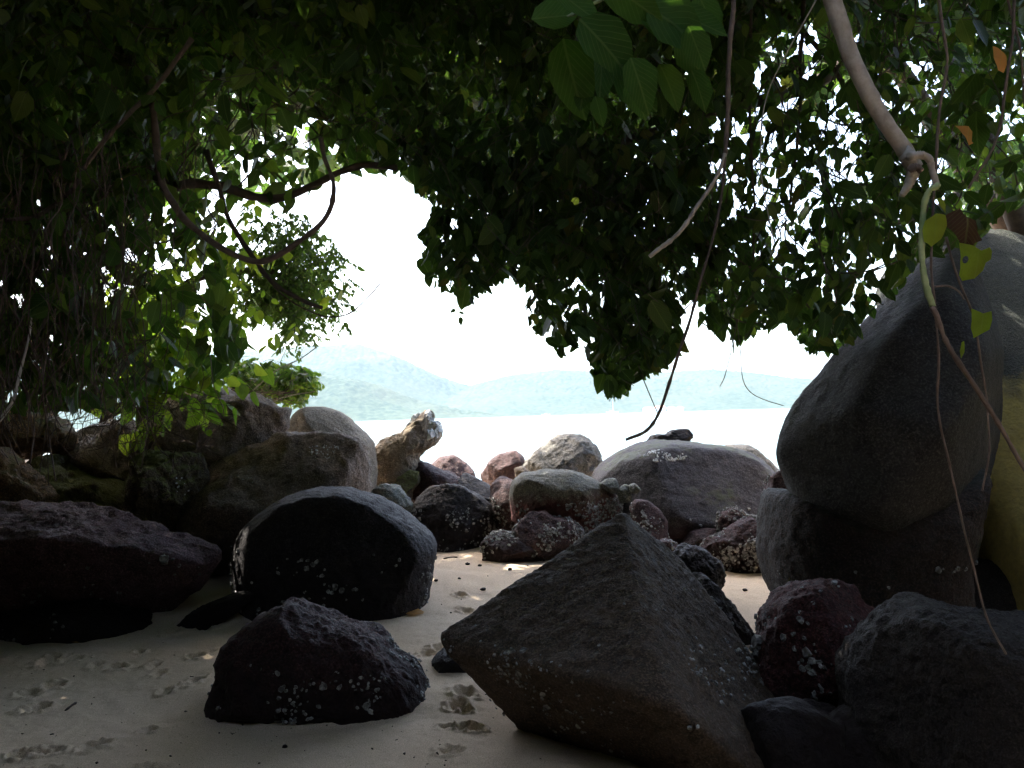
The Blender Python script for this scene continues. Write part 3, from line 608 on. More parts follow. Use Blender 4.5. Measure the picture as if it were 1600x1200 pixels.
# ---------------------------------------------------------------- leaves
def leafmesh(c, d, nrm, size, rnd, wid=.56):
    """c base points, d direction, nrm blade normal, size length"""
    n = len(c); d = d / np.linalg.norm(d, axis=1)[:, None]; s = np.cross(d, nrm); s /= np.linalg.norm(s, axis=1)[:, None] + 1e-9; u = np.cross(s, d)
    T = np.array([0, .13, .38, .66, .88, 1.]); Wd = np.array([0.05, .36, .5, .41, .19, 0.0]) * wid * 2
    ru = np.random.RandomState(n % 1000 + 5); curl = ru.uniform(-.05, .35, n); fold = ru.uniform(.0, .35, n)
    def pt(t, sd, w_):
        w2 = w_ * .5 * size * (1 + .12 * ru.normal(size=n))
        return c + d * (size * t)[:, None] + s * (sd * w2)[:, None] + u * (abs(sd) * fold * w2 - curl * size * t * t)[:, None]
    L = [pt(np.full(n, T[0]), 0, 0)]; uv = [(.5, 0)]
    for k in (1, 2, 3, 4):
        for sd in (-1, 0, 1):
            L.append(pt(np.full(n, T[k]), sd, Wd[k])); uv.append((.5 + sd * .5 * Wd[k] / Wd.max(), T[k]))
    L.append(pt(np.full(n, T[5]), 0, 0)); uv.append((.5, 1))
    V = np.stack(L, 1)                                    
    Q = np.array([(1, 2, 5, 4), (2, 3, 6, 5), (4, 5, 8, 7), (5, 6, 9, 8), (7, 8, 11, 10), (8, 9, 12, 11)]); T3 = np.array([(0, 2, 1), (0, 3, 2), (10, 11, 13), (11, 12, 13)])
    b0 = (np.arange(n) * 14)[:, None, None]
    return V.reshape(-1, 3), [(b0 + Q).reshape(-1, 4), (b0 + T3).reshape(-1, 3)], np.tile(np.array(uv), (n, 1)), np.repeat(rnd, 14)
def leaves(name, mat, parent, ploc, c, d, nrm, size, rnd=None, seed=1, wid=.56):
    rs = np.random.RandomState(seed)
    if rnd is None: rnd = rs.uniform(0, 1, len(c)) 
    V, Fq, uv, at = leafmesh(c, d, nrm, size, rnd, wid)
    return mesh_np(name, V - ploc, Fq, mat, True, parent, None, uv, at)
CANOPY = [(-400,-600),(2000,-600),(2000,340),(1600,320),(1520,380),(1440,400),(1395,465),(1345,505),(1335,540),(1310,548),(1262,553),(1243,520),(1225,510),(1190,512),(1165,535),(1140,540),(1120,522),(1095,515),(1090,478),(1075,470),(1062,500),(1066,540),(1045,562),
          (1035,580),(1005,585),(990,603),(968,620),(940,612),(932,580),(915,545),(905,520),(895,545),(872,556),(860,520),(832,520),(820,480),(838,460),(815,440),(770,438),(750,462),(728,478),(712,455),(690,452),(668,440),(662,405),(676,385),(656,372),(672,345),(688,322),
          (664,312),(645,285),(610,268),(570,258),(520,270),(470,330),(430,335),(400,300),(350,330),(345,400),(360,470),(350,500),(380,540),(372,570),(330,600),(280,590),(230,615),(200,640),(-400,660)]
def keepmask(p, rs, extra=True):
    x, y, z = proj(p)
    infr = (z > .3) & (x > -400) & (x < 2000) & (y > -600)
    ok = inpoly(x, y, CANOPY) | ~infr
    ok &= ~((z > .3) & (y > 640) & (x > -20) & (x < 1620))
    pr = np.ones(len(p))
    if extra:
        for (poly, k) in SPARSE: pr = np.where(infr & inpoly(x, y, poly), np.minimum(pr, k), pr)
    if extra: pr = np.where(infr & (x > 260) & (z < 7) & (p[:, 2] < 3.6), pr * np.clip(.85 + 2.2 * pnoise(p * 2.3), .2, 1), pr)
    ok &= rs.uniform(size=len(p)) < pr
    # sun shafts
    for q, r in SHAFTS:
        v = p - q; tt = v @ SUNV; dist = np.linalg.norm(v - tt[:, None] * SUNV, axis=1); ok &= ~((tt > .45) & (dist < r))
    return ok
SPARSE = [([(1180,60),(1260,30),(1340,60),(1350,200),(1330,330),(1290,440),(1210,420),(1180,300)], .36), ([(1120,180),(1200,180),(1200,330),(1120,330)], .55), ([(1250,0),(1450,0),(1450,160),(1350,180),(1250,120)], .5),
          ([(150,400),(330,380),(340,610),(170,610)], .3), ([(230,200),(340,200),(340,420),(230,400)], .55), ([(290,140),(480,120),(530,200),(560,270),(470,330),(430,340),(400,330),(330,340)], .25), ([(1180,440),(1370,380),(1400,470),(1330,510),(1290,470)], .4), ([(660,340),(760,330),(820,420),(760,470),(650,460)], .6),
          ([(800,440),(930,440),(930,620),(800,560)], .6), ([(1030,400),(1110,400),(1110,520),(1040,520)], .5)]
SHAFTS = [(P(205, 500, 6.3), .4), (P(250, 560, 6.5), .25), (P(1560, 760, 5.0), .5), (P(1600, 640, 5.0), .5)]
def cluster_leaves(cen, rs, nl=(5, 9), ln=(.22, .42), ls=(.07, .12), droop=1.0, outward=None):
    """twigs with alternate leaves. returns leaf arrays and twig list"""
    C, D, Nn, S, tw = [], [], [], [], []
    for p in cen:
        a = rs.uniform(0, 2 * np.pi); dr = np.array([math.cos(a), math.sin(a), -rs.uniform(.3, 1.6) * droop]); dr /= np.linalg.norm(dr)
        L = rs.uniform(*ln); n = rs.randint(*nl); tw.append((p, p + dr * L))
        sd = np.cross(dr, [0, 0, 1]); sd /= np.linalg.norm(sd) + 1e-9
        for k in range(n):
            t_ = (k + .6) / n; s_ = 1 if k % 2 else -1
            ld = dr * .5 + sd * s_ * rs.uniform(.5, 1) + np.array([0, 0, -.65]) * droop + rs.normal(size=3) * .25
            C.append(p + dr * L * t_); D.append(ld); Nn.append(np.array([-.0, -.35, .6]) + rs.normal(size=3) * .6); S.append(rs.uniform(*ls))
    return np.array(C), np.array(D), np.array(Nn), np.array(S) * rs.lognormal(0, .28, len(S)), tw
def twigs(tw, rad, k=4):
    mb = MB(); rs = np.random.RandomState(3)
    for a, b in tw:
        mid = (a + b) / 2 + rs.normal(size=3) * .03
        mb.add(*tube(smoothpath([a, mid, b], 4), np.linspace(rad, rad * .4, 5)[:5] if False else rad * .7, k, rough=0))
    return mb
def crown(rootname, label, cat, mat, samples, seed, trunk, twr=.0022, group=None, barkm='dark', partname='crown', tcheck=True, **kw):
    rs = np.random.RandomState(seed)
    C, D, Nn, S, tw = cluster_leaves(samples, rs, **kw)
    ok = keepmask(C + D / np.linalg.norm(D, axis=1)[:, None] * (S * .6)[:, None], rs) if tcheck else np.ones(len(C), bool)
    loc = np.array(trunk[0][0][0]) if trunk else samples.mean(0)
    e = empty(rootname, loc, label, cat, group)
    leaves(partname, mat, e, loc, C[ok], D[ok], Nn[ok], S[ok], None, seed)
    tm = (keepmask(np.array([(a + b) / 2 for a, b in tw]), rs) & keepmask(np.array([b for a, b in tw]), rs, False)) if tcheck else np.ones(len(tw), bool)
    if twr and tm.any():
        mb = twigs([x for x, o in zip(tw, tm) if o], twr); ob = mb.build('twigs', BK[barkm], e, None); ob.location = -Vector(loc); ob['kind'] = 'stuff'
    for k, (pth, r0, r1) in enumerate(trunk or []):
        pp = smoothpath(pth, 24); V, Qd, T3 = tube(pp, np.linspace(r0, r1, len(pp)), 10, k, .06)
        mesh_np('trunk' if k == 0 else 'limb', V - loc, [Qd, T3], BK[barkm], True, e)
    return e
def frustum_samples(n, xr, yr, dr, rs):
    return P(rs.uniform(*xr, n), rs.uniform(*yr, n), rs.uniform(*dr, n))
rs = np.random.RandomState(12)
# central hanging crown
s1 = np.vstack([frustum_samples(3300, (560, 1400), (-60, 620), (3.6, 6.2), rs), frustum_samples(800, (640, 1080), (200, 600), (3.3, 4.6), rs)])
crown('overhanging_tree', 'dark leafy tree crown drooping over the middle of the beach', 'tree', LM['canopy'], s1, 1,
      [([(4.9, 6.8, .2), (4.4, 6.6, 2.4), (3.2, 6.2, 4.5), (1.2, 5.6, 5.0), (-.6, 5.2, 5.0)], .12, .04), ([(3.2, 6.2, 4.5), (2.2, 5.4, 3.6), (1.3, 4.9, 3.2), (.6, 4.6, 2.9)], .06, .02), ([(3.6, 6.3, 3.0), (3.0, 5.8, 2.7), (2.3, 5.4, 2.6)], .04, .012)], ls=(.05, .095))
# right crown
s2 = frustum_samples(1500, (1080, 1800), (-60, 520), (3.4, 6.5), rs)
s2 = s2[(proj(s2)[0] > 1300) | (rs.uniform(size=len(s2)) < .6)]
crown('overhanging_tree', 'dark leafy tree crown above the giant boulder at upper right', 'tree', LM['creeper'], s2, 2,
      [([(6.0, 8.2, .2), (5.2, 7.6, 2.2), (3.9, 6.9, 3.6), (2.6, 6.0, 4.6)], .15, .06), ([(5.0, 7.5, 2.6), (3.8, 6.4, 2.75), (2.6, 5.6, 2.9)], .05, .015)], ls=(.06, .11))
# left creepers
s3 = np.vstack([frustum_samples(2300, (-150, 600), (-60, 640), (3.4, 6.4), rs)])
crown('creeper_thicket', 'dense dark creeper thicket hanging over the left bank', 'creeper', LM['creeper'], s3, 3,
      [([(-5.2, 6.0, .6), (-4.4, 5.6, 2.6), (-3.2, 5.2, 3.8), (-1.5, 4.9, 4.3)], .13, .05), ([(-4.5, 5.6, 2.4), (-3.2, 5.1, 2.9), (-2.3, 4.8, 2.7)], .05, .015)], ls=(.06, .12), partname='foliage')
# roof canopy, mostly out of view, added to shade the beach
n = 15000; r3 = np.stack([rs.uniform(-9, 8.5, n), rs.uniform(-6, 11.5, n), np.zeros(n)], 1)
r3[:, 2] = 3.9 + rs.uniform(0, 1.6, n) + .12 * np.clip(r3[:, 1] - 4, 0, 9) - .06 * (r3[:, 0] / 3) ** 2 - .15 * np.clip(-r3[:, 1], 0, 9)
r3 = r3[~((r3[:, 0] > -1.2) & (r3[:, 0] < 2.6) & (r3[:, 1] > -1.0) & (r3[:, 1] < 1.5)) & ~((r3[:, 0] > 1.2) & (r3[:, 1] > 6.8)) & ~((r3[:, 0] > 3.2) & (r3[:, 1] > 2.5))]; r3 = r3[r3[:, 1] < 11]  # openings cut in the added roof to let fill light through
crown('added_shade_roof', 'leaf roof added overhead, mostly out of view, to shade the beach', 'tree', LM['canopy'], r3, 4,
      [([(-7.5, 3.0, 1.0), (-7.0, 3.4, 3.0), (-5.0, 4.0, 4.4), (-2, 5, 5.2), (1, 6, 5.6)], .22, .07)], ls=(.2, .32), ln=(.4, .8), nl=(6, 9), twr=0, droop=.3)
# side and back leaf curtains, added to keep stray light out
n = 4200; yy = rs.uniform(-6, 11, n); sx = np.where(rs.uniform(size=n) < .5, -1, 1)
r4 = np.stack([np.where(sx < 0, -6.4 - .15 * yy, 6.8) + rs.uniform(-.8, .8, n), yy, rs.uniform(.3, 4.8, n)], 1)
r4b = np.stack([rs.uniform(-8, 8, 2200), rs.uniform(-6.5, -5, 2200), rs.uniform(.3, 5, 2200)], 1)
crown('added_leaf_screen', 'leaf screen added at the sides and behind the view to block light', 'undergrowth', LM['canopy'], np.vstack([r4, r4b]), 5, None, ls=(.2, .32), ln=(.4, .8), nl=(6, 9), twr=0, droop=.6, partname='foliage')
# sunlit young creeper leaves at left
s5 = np.vstack([P(rs.normal(205, 34, 90), rs.normal(500, 48, 90), rs.uniform(6.0, 6.6, 90)), P(rs.normal(250, 60, 130), rs.normal(560, 42, 130), rs.uniform(6.2, 6.9, 130)), P(rs.normal(300, 70, 90), rs.normal(420, 60, 90), rs.uniform(6.2, 7, 90))])
crown('creeper', 'bright yellow-green young creeper leaves catching the sun at left', 'creeper', LM['young'], s5, 6, [([P(190, 380, 6.3), P(200, 450, 6.3), P(215, 520, 6.3), P(250, 590, 6.3)], .004, .002)], ls=(.08, .15), partname='foliage', barkm='green', tcheck=False, ln=(.15, .3), nl=(3, 6))
# small branches with leaves at the fringe (fine-leaf tree beyond)
a = rs.uniform(0, 1, 900)
s6 = P(rs.normal(450, 45, 900), rs.normal(450, 62, 900), rs.uniform(7.6, 9.4, 900)); qx, qy, _ = proj(s6)
s6 = s6[inpoly(qx, qy, [(340,300),(470,330),(520,370),(548,430),(545,490),(535,545),(520,500),(490,480),(480,555),(455,540),(440,490),(370,500),(340,430)])]
crown('fine_leaved_tree', 'pale small-leaved tree branch hanging against the bright sky on the left', 'tree', LM['fine'], s6, 7,
      [([(-4.6, 8.6, .5), (-4.1, 8.5, 2.2), (-3.3, 8.4, 2.9), P(440, 430, 8.4), P(500, 470, 8.4)], .07, .012), ([P(400, 400, 8.4), P(450, 450, 8.3), P(462, 530, 8.3)], .015, .005)], ls=(.035, .06), ln=(.12, .28), nl=(9, 15), twr=.003, tcheck=False, droop=.9)
s7 = P(rs.uniform(360, 495, 420), rs.normal(592, 18, 420), rs.uniform(8.8, 10.2, 420)); qx, qy, _ = proj(s7)
s7 = s7[inpoly(qx, qy, [(340,560),(390,555),(440,562),(478,572),(492,590),(490,610),(470,628),(400,625),(340,625)])]
crown('bush', 'bright green bush growing behind the left boulders', 'bush', LM['creeper'], s7, 8, [([P(400, 650, 9.5), P(415, 620, 9.5), P(430, 585, 9.5)], .03, .01)], ls=(.05, .085), ln=(.1, .22), nl=(7, 11), twr=.003, partname='foliage', tcheck=False, droop=.5)
# broad leaves near the camera at the top
bl = [(905,30,100,100,150),(1000,30,120,30,130),(880,60,20,95,150),(960,110,70,55,115),(940,40,5,130,140),(985,90,35,95,110),(1010,10,80,50,150),(1050,20,95,25,120),(915,110,-8,60,80),(1060,60,50,60,90),(1075,40,40,80,90),
      (830,30,60,-15,100),(1030,100,45,80,95),(1080,110,30,70,80),(1090,-10,30,60,90),(860,-20,70,40,120),(950,-30,60,60,130),(985,125,20,50,80),(930,150,10,40,60)]
cc, dd, nn, ss = [], [], [], []
for k, (x, y, dx, dy, s_) in enumerate(bl):
    d0 = 2.3 + .06 * (k % 5); p0 = P(x, y, d0); v = (dx * RT - dy * UP) / math.hypot(dx, dy) + rs.uniform(-.25, .25) * FW
    cc.append(p0); dd.append(v); nn.append(-FW + rs.normal(size=3) * .4 + .4 * UP); ss.append(s_ * .82 * d0 / F)
pth = [P(1180, -160, 2.6), P(1080, -60, 2.5), P(960, -10, 2.42), P(880, 30, 2.4)]
e = empty('leafy_branch', P(1180, -160, 2.6), 'near branch with big broad green leaves at the top of the view', 'branch')
leaves('foliage', LM['big'], e, P(1180, -160, 2.6), np.array(cc), np.array(dd), np.array(nn), np.array(ss), None, 9, .62)
V, Qd, T3 = tube(smoothpath(pth, 14), .006, 6); mesh_np('stem', V - P(1180, -160, 2.6), [Qd, T3], BK['green'], True, e)

# ---------------------------------------------------------------- hanging vines and branches
def vine(label, pts, d, w0, w1, bark, name='hanging_vine', group='vines hanging from the canopy', cat='vine', k=6, n=40, parent=None, rough=.1, seed=0):
    d = np.linspace(*(d if isinstance(d, tuple) else (d, d)), len(pts))
    pp = smoothpath([P(a, b, c) for (a, b), c in zip(pts, d)], n)
    wob = np.stack([pnoise(pp * 6 + seed), pnoise(pp * 6 + 50 + seed), pnoise(pp * 6 + 90)], 1) * .012; wob[0] = 0
    pp = pp + wob * min(1, w0 / 8 + .25)
    dm = d.mean(); V, Qd, T3 = tube(pp, np.linspace(w0, w1, len(pp)) * dm / F / 2, k, seed, rough)
    loc = pp[0] if parent is None else np.array(parent.location)
    o = mesh_np(name, V if parent is None else V - loc, [Qd, T3], BK[bark], True, parent, loc if parent is None else None)
    if parent is None: tag(o, label, cat, group)
    return o
e = empty('liana', P(1146, -60, 2.5), 'brown liana that forks above the sea, one tip hanging down to the water view', 'vine', 'vines hanging from the canopy')
vine(None, [(1146,-60),(1143,40),(1138,140),(1132,240)], 2.5, 9, 7, 'brown', 'main_stem', parent=e)
vine(None, [(1132,240),(1118,275),(1090,320),(1060,365),(1015,402)], 2.5, 6, 7, 'pale', 'side_stem', parent=e)
vine(None, [(1132,235),(1127,300),(1115,370),(1092,450),(1070,520),(1050,585),(1032,640),(1010,672),(977,686)], 2.5, 4.5, 5, 'dark', 'side_stem', parent=e)
vine('longest thin vine, hanging from the top right down to the shaggy boulder', [(1463,-60),(1475,60),(1478,110),(1466,200),(1458,300),(1455,400),(1461,480),(1465,560),(1468,640),(1488,740),(1508,830),(1524,900),(1543,970),(1572,1022)], (2.3, 2.4), 4.5, 3.2, 'brown', n=80)
vine('thin brown vine hanging in the upper right corner', [(1588,-60),(1584,50),(1572,130),(1552,225),(1515,295)], 2.5, 5, 4, 'brown')
vine('outermost thin vine at the upper right edge', [(1570,-20),(1590,60),(1600,150),(1606,240)], 2.6, 4, 3, 'brown')
vine('pale hair-thin vine hanging through the lit gaps right of the forked liana', [(1280,-10),(1225,90),(1195,160),(1187,230),(1193,300),(1210,380)], 2.9, 2.6, 1.8, 'pale')
vine('straight dark vine just left of the thick grey hanging branch', [(1256,-60),(1252,80),(1248,200),(1232,330)], 4.2, 7, 4, 'dark')
vine('dark slanting vine crossing the leafy gap', [(1225,20),(1290,90),(1330,150),(1345,175)], 4.4, 9, 7, 'dark')
vine('long dark vine hanging behind the forked liana', [(1175,-60),(1172,150),(1178,330),(1175,470)], 3.9, 5, 2.5, 'dark')
vine('thin stem end dangling beside the green vine, over the giant boulder', [(1478,370),(1500,440),(1524,510),(1538,600),(1547,690),(1536,768)], 2.2, 4, 3, 'brown')
# thick grey hanging branch
e = empty('hanging_branch', P(1285, -80, 2.35), 'thick pale grey hanging branch with a knuckled broken end at upper right', 'branch')
vine(None, [(1285,-80),(1298,-10),(1315,50),(1342,120),(1378,185),(1410,235),(1428,262)], 2.3, 27, 24, 'pale', 'main_stem', parent=e, k=12, rough=.03)
vine(None, [(1412,240),(1425,262),(1420,285),(1410,305)], 2.28, 27, 9, 'pale', 'stub', parent=e, k=10, rough=.06)
vine(None, [(1420,245),(1436,243),(1450,250),(1456,268),(1464,290)], 2.24, 14, 9, 'pale', 'stub', parent=e, k=8, rough=.08)
vine(None, [(1425,262),(1434,262),(1440,268)], 2.22, 14, 9, 'brown', 'stub', parent=e, k=8, rough=.08)
# green vine with leaves
e = empty('leafy_vine', P(1466, 288, 2.15), 'green vine with chewed yellow-green leaves hanging over the giant boulder', 'vine')
vine(None, [(1466,288),(1452,296),(1444,330),(1441,380),(1446,440),(1455,480)], 2.12, 9, 10, 'green', 'stem', parent=e, k=8)
vine(None, [(1455,480),(1480,540),(1520,600),(1560,660),(1600,728),(1650,800)], 2.1, 8, 7, 'brown', 'lower_stem', parent=e, k=8)
vine(None, [(1460,447),(1480,446),(1496,455),(1503,468)], 2.1, 3.5, 2.5, 'brown', 'leaf_stalk', parent=e)
def poly_leaf(outline, d, mat, parent=None, name='leaf', tilt=.2, label=None, hole=None):
    """a chewed leaf: traced outline meshed as a thin cupped solid blade"""
    ol = np.array(outline, float); c = ol.mean(0); loc = P(c[0], c[1], d)
    bm = bmesh.new(); vs = [bm.verts.new((x, y, 0)) for x, y in (ol - c) * d / F]; bm.edges.ensure_lookup_table()
    es = [bm.edges.new((vs[i], vs[(i + 1) % len(vs)])) for i in range(len(vs))]
    if hole:
        h = [bm.verts.new(((hole[0] + hole[2] * math.cos(a) - c[0]) * d / F, (hole[1] + hole[3] * math.sin(a) - c[1]) * d / F, 0)) for a in np.arange(8) * math.pi / 4]
        es += [bm.edges.new((h[i], h[(i + 1) % 8])) for i in range(8)]
    bmesh.ops.triangle_fill(bm, edges=es, use_beauty=True)
    bmesh.ops.subdivide_edges(bm, edges=[e_ for e_ in bm.edges if e_.calc_length() > .015], cuts=2, use_grid_fill=False)
    bmesh.ops.triangulate(bm, faces=bm.faces)
    L = np.array([v.co[:] for v in bm.verts]); fc = np.array([[v.index for v in f.verts] for f in bm.faces]); bm.free()
    r2 = L[:, 0] ** 2 * 3 + L[:, 1] ** 2; dep = tilt * L[:, 1] + 2.5 * r2 + .006 * pnoise(L * 40 + c[0])
    W = loc + L[:, :1] * RT - L[:, 1:2] * UP + dep[:, None] * FW
    sx = np.abs(ol - c).max(0); uv = np.stack([.5 + L[:, 0] * F / d / sx[0] * .5, .5 + L[:, 1] * F / d / sx[1] * .5], 1)
    V2 = np.vstack([W, W + FW * .0006]); F2 = np.vstack([fc, fc[:, ::-1] + len(W)])
    o = mesh_np(name, V2 - (np.array(parent.location) if parent else 0), F2, mat, True, parent, None if parent else loc, np.vstack([uv, uv]), np.full(2 * len(W), (c[0] * .37) % 1))
    if label: o['label'] = label
    return o
poly_leaf([(1503,378),(1520,384),(1532,392),(1548,386),(1554,392),(1553,404),(1542,410),(1540,422),(1528,434),(1512,437),(1506,428),(1505,400)], 2.12, LM['yellow'], e, label='torn yellow-green leaf with a round hole', hole=(1511, 405, 4, 6))
poly_leaf([(1519,482),(1535,490),(1549,486),(1552,500),(1548,515),(1535,522),(1526,528),(1520,512)], 2.14, LM['yellow'], e, label='cut-off yellow-green leaf, the lower one')
poly_leaf([(1446,345),(1462,334),(1478,336),(1482,352),(1474,372),(1460,384),(1448,376),(1444,360)], 2.1, LM['yellow'], e, label='dull yellow leaf beside the stem')
poly_leaf([(1464,310),(1470,309),(1478,320),(1480,332),(1470,322)], 2.1, LM['yellow'], e)
poly_leaf([(1480,335),(1500,325),(1508,338),(1525,345),(1530,362),(1545,372),(1528,378),(1525,388),(1505,380),(1495,365),(1484,352)], 2.16, LM['brownleaf'], e, label='shrivelled dark brown leaf')
poly_leaf([(1501,535),(1505,533),(1507,550),(1504,560),(1500,548)], 2.1, LM['yellow'], e)
tag(poly_leaf([(1551,72),(1560,76),(1572,88),(1575,100),(1573,111),(1562,108),(1554,90)], 2.35, LM['orangeleaf'], None, 'dry_leaf'), 'orange-tan dry leaf caught among the vines at upper right', 'leaf')
tag(poly_leaf([(1494,195),(1512,198),(1519,206),(1520,220),(1524,222),(1516,226),(1508,212)], 2.6, LM['orangeleaf'], None, 'dry_leaf'), 'green-orange curled leaf left of the upper right vine', 'leaf')
# left lianas
vine('thick dark branch arching across the upper left of the bright opening', [(235,262),(262,290),(300,286),(350,292),(400,308),(440,309),(490,290),(530,268),(570,258),(620,262)], 3.9, 17, 9, 'dark', 'arching_branch', None, 'branch', 8)
vine('looping liana making a big U below the arching branch', [(232,120),(243,200),(250,275),(270,320),(300,355),(340,385),(385,405),(420,406),(465,380),(500,352),(518,320),(520,285),(508,250),(500,215)], 3.6, 12, 7, 'brown', 'liana', None, 'vine', 8, 60)
vine('dark branch slanting down through the liana loop toward the sea', [(322,235),(340,290),(356,340),(385,385),(410,420),(440,450),(470,468),(505,480)], 3.8, 9, 6, 'dark', 'slanting_branch', None, 'branch', 7)
vine('thin bowed twig sagging over the bright sky left of the opening', [(395,400),(430,450),(470,480),(510,494),(545,490),(575,465),(602,435)], 3.9, 3, 2, 'dark', 'bowed_twig', None, 'twig')
vine('bleached white stick hanging at the far left edge', [(50,490),(46,520),(38,560),(28,600),(18,630),(-4,660)], 3.3, 2.5, 6, 'white', 'stick', None, 'stick')
vine('brown curving liana in the dark upper left foliage', [(300,60),(240,140),(180,200),(140,250),(110,300),(60,335),(10,345)], 3.5, 8, 6, 'brown', 'liana', None, 'vine', 7)
vine('thin pale stick leaning over the bush behind the left boulders', [(395,610),(430,580),(470,560),(498,540)], 8.6, 2.2, 1.5, 'pale', 'stick', 'dry sticks by the bush', 'stick')
vine('low dry stick poking right from the bush', [(425,628),(455,618),(492,612)], 8.6, 2.2, 1.4, 'pale', 'stick', 'dry sticks by the bush', 'stick')
vine('hooked bare twig hanging over the far hill, right of the sea view', [(1150,500),(1156,545),(1160,590),(1172,612),(1195,625),(1225,634)], 3.4, 1.4, 1.2, 'dark', 'bare_twig', 'bare twigs below the canopy', 'twig')
vine('shortest bare twig over the far hill', [(1152,500),(1142,550),(1133,586),(1125,603)], 3.4, 1.4, 1.2, 'dark', 'bare_twig', 'bare twigs below the canopy', 'twig')
vine('straight bare twig under the drooping crown beside the liana tip', [(998,570),(1008,600),(1018,625),(1027,645)], 3.6, 2, 1.4, 'dark', 'bare_twig', 'bare twigs below the canopy', 'twig')
vine('fine bare twig hanging below the lowest leaves of the crown', [(957,590),(955,608),(952,628)], 3.6, 1.6, 1.2, 'dark', 'bare_twig', 'bare twigs below the canopy', 'twig')
# dangling leaf sprig on a thread
e = empty('leaf_sprig', P(716, 440, 3.6), 'tiny sprig of three leaves dangling alone against the bright sky', 'leaf sprig')
vine(None, [(716,430),(714,470),(716,488)], 3.6, .7, .7, 'dark', 'stem', parent=e, k=4)
cc = np.array([P(712, 484, 3.6), P(717, 488, 3.6), P(719, 495, 3.6)]); dd = np.array([-RT * .8 - UP * .3, RT + UP * -.1, -UP + RT * .1])
leaves('foliage', LM['canopy'], e, P(716, 440, 3.6), cc, dd, np.array([-FW] * 3) + .2 * UP, np.array([.03, .026, .04]), None, 3)
# dry root curtain at left (uncountable)
mb = MB(); rs = np.random.RandomState(77)
for k in range(520):
    x = rs.uniform(-60, 215) if k < 470 else rs.uniform(60, 330); y0 = rs.uniform(180, 560); L = rs.uniform(70, 260); d0 = rs.uniform(3.0, 4.6)
    y1 = min(y0 + L, 700 + rs.uniform(-60, 60)); pts = [P(x, y0, d0)]
    for q in (.33, .66, 1): pts.append(P(x + rs.normal() * 16, y0 + (y1 - y0) * q, d0 + rs.normal() * .08))
    mb.add(*tube(smoothpath(pts, 9), rs.uniform(.0012, .003), 4, k, .1))
o = mb.build('root_curtain', BK['root']); tag(o, 'curtain of countless dry brown aerial roots hanging on the left', 'roots', kind='stuff')
# tangled thin stems among the foliage (uncountable)
mb = MB()
for k in range(520):
    x = rs.uniform(60, 520) if k % 2 else rs.uniform(1080, 1560); y = rs.uniform(-40, 540); d0 = rs.uniform(3.6, 5.4); pts = [P(x, y, d0)]; a = rs.uniform(-.9, .9) + math.pi / 2
    for q in range(4):
        a += rs.normal() * .45; x += 38 * math.cos(a); y += 38 * math.sin(a); pts.append(P(x, y, d0 + rs.normal() * .05))
    if keepmask(np.array(pts), rs, False).all(): mb.add(*tube(smoothpath(pts, 12), rs.uniform(.0015, .0045), 5, k, .1))
o = mb.build('vine_tangle', BK['dark']); tag(o, 'tangle of thin dark climbing stems woven through the foliage', 'stems', kind='stuff')
# dead twigs below creepers, over the left rocks
mb = MB()
for k in range(150):
    x = rs.uniform(110, 330); y = rs.uniform(600, 690); d0 = rs.uniform(5.2, 6.2); a = rs.uniform(.2, 2.9); pts = [P(x, y, d0)]
    for q in range(3):
        a += rs.normal() * .5; x += 22 * math.cos(a); y += 20 * abs(math.sin(a)); pts.append(P(x, y, d0 + rs.normal() * .05))
    mb.add(*tube(smoothpath(pts, 8), rs.uniform(.0015, .003), 4, k, .1))
for k in range(70):
    x = rs.uniform(330, 440); y = rs.uniform(604, 632); d0 = rs.uniform(8.0, 8.8); a = rs.uniform(-.6, .6); pts = [P(x, y, d0)]
    for q in range(3):
        a += rs.normal() * .5; x += 14 * math.cos(a); y += 10 * math.sin(a); pts.append(P(x, y, d0 + rs.normal() * .05))
    mb.add(*tube(smoothpath(pts, 8), rs.uniform(.002, .004), 4, k, .1))
o = mb.build('dead_twigs', BK['root']); tag(o, 'mass of dead brushwood twigs draped over the left rocks', 'twigs', kind='stuff')

# ---------------------------------------------------------------- beach litter
def flatleaf(px, py, L, ang, mat, label):
    p = ground(px, py); p[2] = sz(p[0], p[1]) + .012
    o = leaves('fallen_leaf', mat, None, np.zeros(3), np.zeros((1, 3)), np.array([[math.cos(ang), math.sin(ang), .12]]), np.array([[.1, -.35, 1.]]), np.array([L]), np.array([.7]))
    o.location = p; tag(o, label, 'leaf')
flatleaf(626, 964, .17, .15, LM['orangeleaf'], 'yellow-brown fallen leaf at the foot of the big rounded black boulder')
flatleaf(46, 1002, .10, .3, LM['brownleaf'], 'reddish brown curled leaf on the sand below the left ledge')
flatleaf(106, 1012, .14, .35, LM['orangeleaf'], 'faded tan leaf half buried in the sand at left')
def stick(px, py, px2, py2, r, label):
    a = ground(px, py); b_ = ground(px2, py2); a[2] = sz(a[0], a[1]) + .006; b_[2] = sz(b_[0], b_[1]) + .012
    V, Qd, T3 = tube(smoothpath([a, (a + b_) / 2 + np.array([.004, .01, .006]), b_], 6), r, 6, 1, .2); tag(mesh_np('twig', V, [Qd, T3], BK['dark'], True, None, a), label, 'twig')
stick(102, 1103, 119, 1093, .005, 'short dark twig lying among the footprints at left')
stick(693, 881, 715, 880, .006, 'thin twig lying on the far sand below the barnacled rocks')
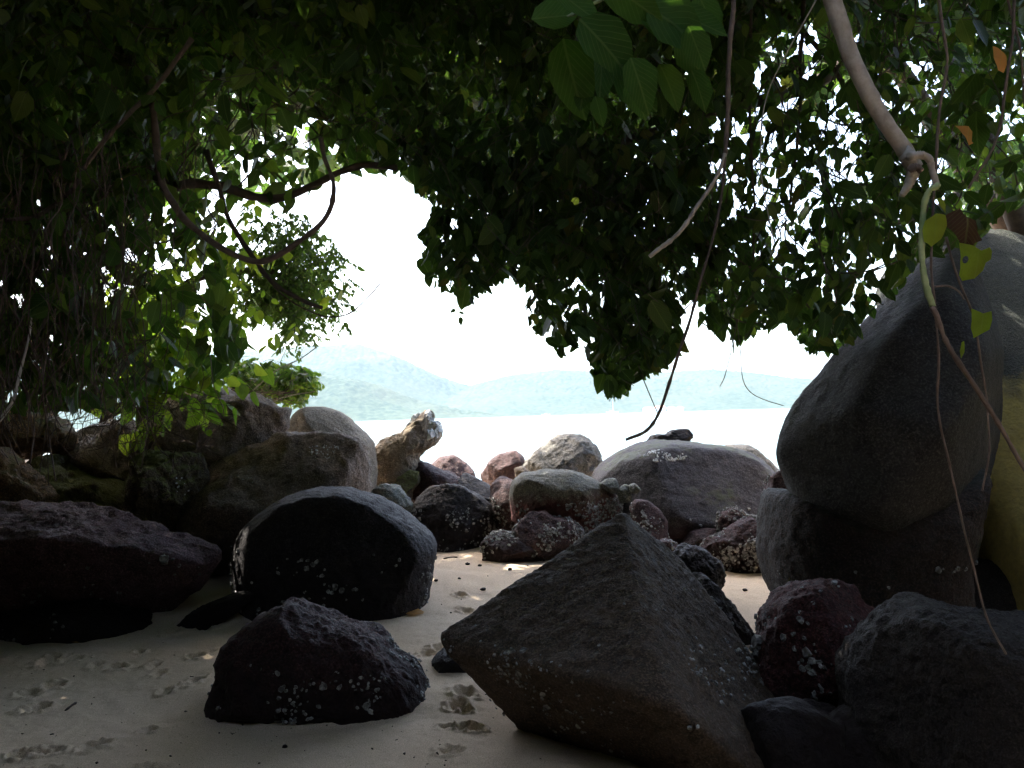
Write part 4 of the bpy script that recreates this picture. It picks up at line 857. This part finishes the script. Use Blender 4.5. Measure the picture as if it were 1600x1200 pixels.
for k, (x, y, s_) in enumerate([(731,892,.022),(750,895,.02),(797,901,.02),(809,886,.018),(682,923,.018),(718,919,.014),(755,930,.022),(688,859,.016),(445,1154,.012),(362,1195,.014),(1164,926,.02),(1198,951,.014)]):
    p = ground(x, y); U, Fc = ico(3); W = U * np.array([1.3, 1, .8]) * s_ * .7 * (1 + .6 * pnoise(U * 1.7 + k * 5))[:, None]; p[2] = sz(p[0], p[1]) + s_ * .4
    where = ['nearest the twig', 'just right of the twig', 'left of the pyramid rock slope', 'below the low flat barnacled rock', 'close to the rounded black boulder', 'small one above the upper paw print', 'beside the pyramid rock edge',
             'under the barnacle-flecked boulder', 'tiny one in the open foreground', 'at the bottom edge of the view', 'in the sand gap on the right', 'tiny one low in the right sand gap'][k]
    o = mesh_np('pebble', W + p, Fc, RM['dark'], True, None, p); tag(o, 'dark pebble on the sand, ' + where, 'pebble', 'dark pebbles scattered on the sand')

mb = MB(); rs = np.random.RandomState(5)
for k in range(420):
    x = rs.uniform(-60, 1250); y = rs.uniform(870, 1260) if k % 3 else rs.uniform(1000, 1260); p = ground(x, y); p[2] = sz(p[0], p[1]) + .003; a = rs.uniform(0, 6.3); L = rs.lognormal(-4.9, .5)
    q = p + np.array([math.cos(a), math.sin(a), .1]) * L; mb.add(*tube(np.array([p, (p + q) / 2 + rs.normal(size=3) * L * .15, q]), np.array([.5, 1, .5]) * L * rs.uniform(.12, .4), 5, k, .2))
o = mb.build('beach_litter', BK['dark']); tag(o, 'crumbs of dark plant litter strewn over the sand', 'litter', kind='stuff')
# ---------------------------------------------------------------- haze
V, Q = boxv(-5200, 5200, -300, 6800, -30, 420)
Mhz = bpy.data.materials.new('haze'); Mhz.use_nodes = True; t = Mhz.node_tree
for n_ in list(t.nodes):
    if n_.type == 'BSDF_PRINCIPLED': t.nodes.remove(n_)
pv = t.nodes.new('ShaderNodeVolumePrincipled'); pv.inputs['Color'].default_value = (.66, .84, 1, 1); pv.inputs['Density'].default_value = .000066; pv.inputs['Anisotropy'].default_value = .3
t.links.new(pv.outputs[0], t.nodes['Material Output'].inputs['Volume'])
tag(mesh_np('haze', V, Q, Mhz, False), 'pale sea haze over the bay', 'haze', kind='stuff')
